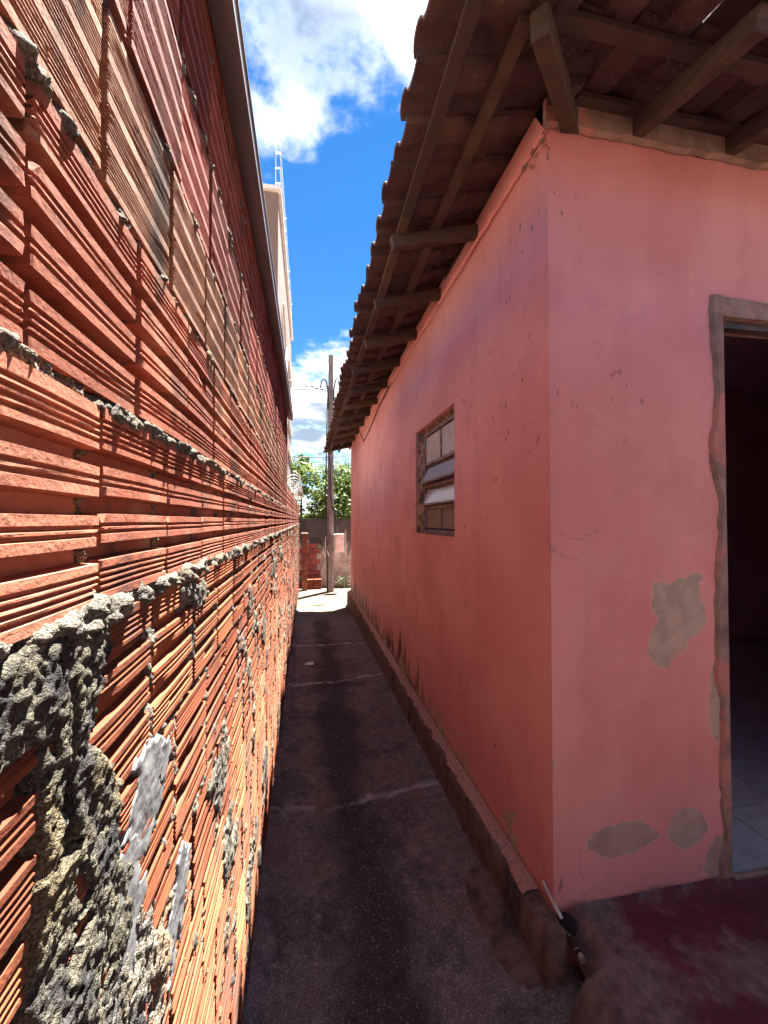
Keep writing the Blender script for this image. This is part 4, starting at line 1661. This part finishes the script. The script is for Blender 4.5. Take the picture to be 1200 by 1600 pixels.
M['leaf'] = mat('bright_leaf', f_leaf(((0.055, 0.095, 0.018), (0.15, 0.19, 0.045))))
M['leaf_dark'] = mat('dark_leaf', f_leaf(((0.03, 0.07, 0.018), (0.07, 0.12, 0.03))))
M['bark'] = mat('grey_bark', f_plain((0.16, 0.12, 0.09), 0.9))
M['dry'] = mat('dry_twig', f_plain((0.10, 0.07, 0.05), 0.9))


def tree(loc, rx, ry_, rz, hc, n, leafs, mk, label, seed):
    g = np.random.default_rng(seed)
    t_ = empty('tree', loc, label, 'tree', 'trees behind the end wall')
    b = MB()
    b.tube([(0, 0, 0), (0.05, 0, hc * 0.35), (-0.04, 0.03, hc * 0.8)], [0.16, 0.12, 0.08], 8)
    for k in range(7):
        a = g.uniform(0, 6.28)
        b.tube([(0, 0, hc * (.35 + .05 * k)), (math.cos(a) * rx * .4, math.sin(a) * ry_ * .4, hc * .8), (math.cos(a) * rx * .75, math.sin(a) * ry_ * .75, hc + g.uniform(-.2, .6) * rz)], [0.07, 0.045, 0.015], 6)
    obj('trunk', b.me('trunk', M['bark'], True), t_)
    ncl = 90
    d = g.normal(size=(ncl, 3))
    d /= np.linalg.norm(d, axis=1)[:, None]
    cl = d * (g.uniform(0.45, 1.0, (ncl, 1)) ** 0.6) * np.array([rx, ry_, rz]) + np.array([0, 0, hc])
    cl += g.normal(0, 0.12, cl.shape)
    per = n // ncl
    V, Q = [], []
    sz = g.uniform(0.16, 0.38, ncl) * min(rx, rz) * 0.8
    for c_, s_ in zip(cl, sz):
        off = g.normal(0, 1, (per, 3))
        off *= (g.uniform(.5, 1, (per, 1))) / np.linalg.norm(off, axis=1)[:, None]
        cen = c_ + off * s_
        nrm = off + np.array([0, 0, 0.7]) + g.normal(0, 0.5, (per, 3))
        nrm /= np.linalg.norm(nrm, axis=1)[:, None]
        tg = np.cross(nrm, g.normal(size=(per, 3)))
        tg /= np.linalg.norm(tg, axis=1)[:, None]
        bt = np.cross(nrm, tg)
        l_ = (leafs * g.uniform(.6, 1.3, (per, 1)))
        q = np.stack([cen - tg * l_ * .5, cen + bt * l_ * .22 + nrm * l_ * .05, cen + tg * l_ * .5 - nrm * l_ * .08, cen - bt * l_ * .22 + nrm * l_ * .05], 1)
        V.append(q.reshape(-1, 3))
    V = np.concatenate(V)
    Q = np.arange(len(V)).reshape(-1, 4)
    obj('crown', np_mesh('crown', V, Q, M[mk], False), t_)


tree((-0.2, 14.0, -.25), 1.7, 1.4, 1.55, 2.35, 14000, 0.15, 'leaf', 'leafy light green tree behind the end wall, left of the pole', 1)
tree((1.05, 14.3, -.25), 1.0, 1.2, 1.25, 2.5, 7000, 0.15, 'leaf', 'light green tree behind the end wall, just right of the pole', 2)
tree((2.3, 16.0, -.25), 1.7, 1.5, 1.6, 2.4, 9000, 0.16, 'leaf_dark', 'dark green tree behind the end wall, half hidden by the pink house', 3)
tree((-2.6, 17.0, -.25), 2.0, 1.6, 1.5, 2.2, 9000, 0.18, 'leaf_dark', 'dark green tree farthest left behind the end wall', 4)

# dry shrub at the foot of the end wall
sh = empty('dry_shrub', (0.95, 11.2, gzf(11.2)), 'small dry dark shrub at the foot of the end wall', 'shrub')
b = MB()
g = random.Random(9)
for k in range(46):
    a, l_ = g.uniform(0, 6.28), g.uniform(.12, .34)
    p1 = (math.cos(a) * l_ * .6, math.sin(a) * l_ * .35, l_ * .55)
    b.tube([(g.uniform(-.04, .04), g.uniform(-.03, .03), 0), p1, (p1[0] * 1.5, p1[1] * 1.4, p1[2] * g.uniform(.8, 1.3))], [0.010, .006, .003], 4)
obj('twigs', b.me('twigs', M['dry']), sh, kind='stuff')
b = MB()
for k in range(160):
    a, l_, z = g.uniform(0, 6.28), g.uniform(.02, .3), g.uniform(.03, .30)
    c_ = Vector((math.cos(a) * l_, math.sin(a) * l_ * .6, z))
    u_ = Vector((g.gauss(0, 1), g.gauss(0, 1), g.gauss(0, 1))).normalized() * .03
    w_ = u_.orthogonal().normalized() * .012
    b.add([c_ - u_, c_ + w_, c_ + u_, c_ - w_], [(0, 1, 2, 3)])
obj('leaves', b.me('leaves', M['leaf_dark'], fix=False), sh, kind='stuff')

# ------------------------------------------------------------------ small things on the ground
# drain gap by the corner: stick, pipe stub
p0, p1 = Vector((0.93, 1.345, 0.17)), on_x(848, 1376, 0.885)
st_ = wire('stick', [p0, p0.lerp(p1, .5) + Vector((-.004, 0, 0)), p1], 0.007, 'plastic', 'pale wooden stick leaning in the gap by the house corner', 'stick')
pc = Vector((0.930, 1.290, 0.150))
ps = empty('drain_pipe', pc, 'short white plastic pipe stub in the gap by the house corner', 'pipe')
b = MB()
n = 12
for x in (-.014, .02):
    for r_ in (0.011, 0.0075):
        b.v += [(r_ * math.cos(2 * math.pi * k / n), x, r_ * math.sin(2 * math.pi * k / n)) for k in range(n)]
b.f = [(k, (k + 1) % n, 2 * n + (k + 1) % n, 2 * n + k) for k in range(n)] + [(n + k, 3 * n + k, 3 * n + (k + 1) % n, n + (k + 1) % n) for k in range(n)] + [(k, n + k, n + (k + 1) % n, (k + 1) % n) for k in range(n)]
M['old_plastic'] = mat('dirty_plastic', f_plain((0.36, 0.31, 0.26), 0.7))
obj('tube', b.me('tube', M['old_plastic'], fix=False), ps)
obj('collar', MB().tube([(0, .004, 0), (0, .014, 0)], 0.0135, 12).me('collar', M['cable']), ps)
# dark lump of debris in the gap
b = MB()
bm = bmesh.new()
bmesh.ops.create_icosphere(bm, subdivisions=3, radius=1)
for q in bm.verts:
    k = 0.8 + 0.5 * float(fbm(np.array(q.co.x + 3), np.array(q.co.y + q.co.z * 2 + 3), 0.35, 4, 121)) * 1.6
    b.v.append((q.co.x * .024 * k, q.co.y * .034 * k, q.co.z * .010 * k))
b.f = [[q.index for q in ff.verts] for ff in bm.faces]
bm.free()
M['soot'] = mat('black_muck', f_plain((0.018, 0.014, 0.015), 0.9))
obj('muck', b.me('muck', M['soot'], True), None, (0.93, 1.362, 0.196), label='black lump of muck at the foot of the house corner', cat='debris')
# concrete toe spilled beside the kerb end
b = MB()
nx, ny = 14, 18
for i in range(nx):
    for j in range(ny):
        u, v_ = i / (nx - 1), j / (ny - 1)
        e = max(0, 1 - ((u - 1) / 1.0) ** 2 * 1.0 - ((v_ - .5) / .5) ** 4)
        b.v.append((0.70 + u * 0.135 + (float(vn(np.array(v_ * 3), np.array(u), .5, 5)) - .5) * .02, 1.33 + v_ * 0.55, -0.01 + 0.045 * e ** .5 + 0.008 * float(vn(np.array(u * 6), np.array(v_ * 6), .6, 7))))
b.f = [tuple(q) for q in grid_faces(nx, ny)]
obj('cement_spill', b.me('cement_spill', M['kerb'], True), None, label='rounded spill of cement on the path by the kerb end', cat='cement')
# scrap of white litter
p = on_z(483, 1038, gzf(4.6) + .008)
b = MB().add([(-.05, -.03, 0), (.05, -.035, .004), (.055, .03, .012), (.0, .035, .02), (-.05, .02, .006), (0, 0, .016), (-.05, -.03, -.004), (.05, -.035, 0)], [(0, 1, 5), (1, 2, 5), (2, 3, 5), (3, 4, 5), (4, 0, 5)])
obj('litter', b.me('litter', M['white_paint'], fix=False), None, (p.x, p.y, p.z), label='small white scrap of litter on the alley path', cat='litter')
# loose grit on the path
g = random.Random(21)
b = MB()
for k in range(3600):
    y = 0.9 + 3.2 * g.random() ** 1.4
    x = min(0.80, max(-0.10, g.gauss(0.36, 0.20)))
    s = g.choice((0.0015, 0.002, 0.0025, 0.003, 0.0045)) * g.uniform(.7, 1.4)
    z = gzf(y) + (float(fbm(np.array(x), np.array(y), 0.30, 4, 2)) - 0.5) * 0.016 - 0.010 * math.exp(-((x - 0.28) / 0.18) ** 2)
    a = g.uniform(0, 3)
    v = [(x + s * math.cos(a + q * 2.09) * g.uniform(.7, 1.2), y + s * math.sin(a + q * 2.09) * g.uniform(.7, 1.2), z + s * .1) for q in range(3)] + [(x, y, z + s * 1.1), (x, y, z - s)]
    b.add(v, [(0, 1, 3), (1, 2, 3), (2, 0, 3), (0, 4, 1), (1, 4, 2), (2, 4, 0)])
M['grit'] = mat('grey_grit', f_plain((0.36, 0.34, 0.33), 0.9))
obj('grit', b.me('grit', M['grit'], fix=False), None, label='loose grit scattered along the alley path', cat='grit', kind='stuff')
print('bricks', nb, 'objects', len(bpy.data.objects), 'polys', sum(len(o.data.polygons) for o in bpy.data.objects if o.type == 'MESH'))
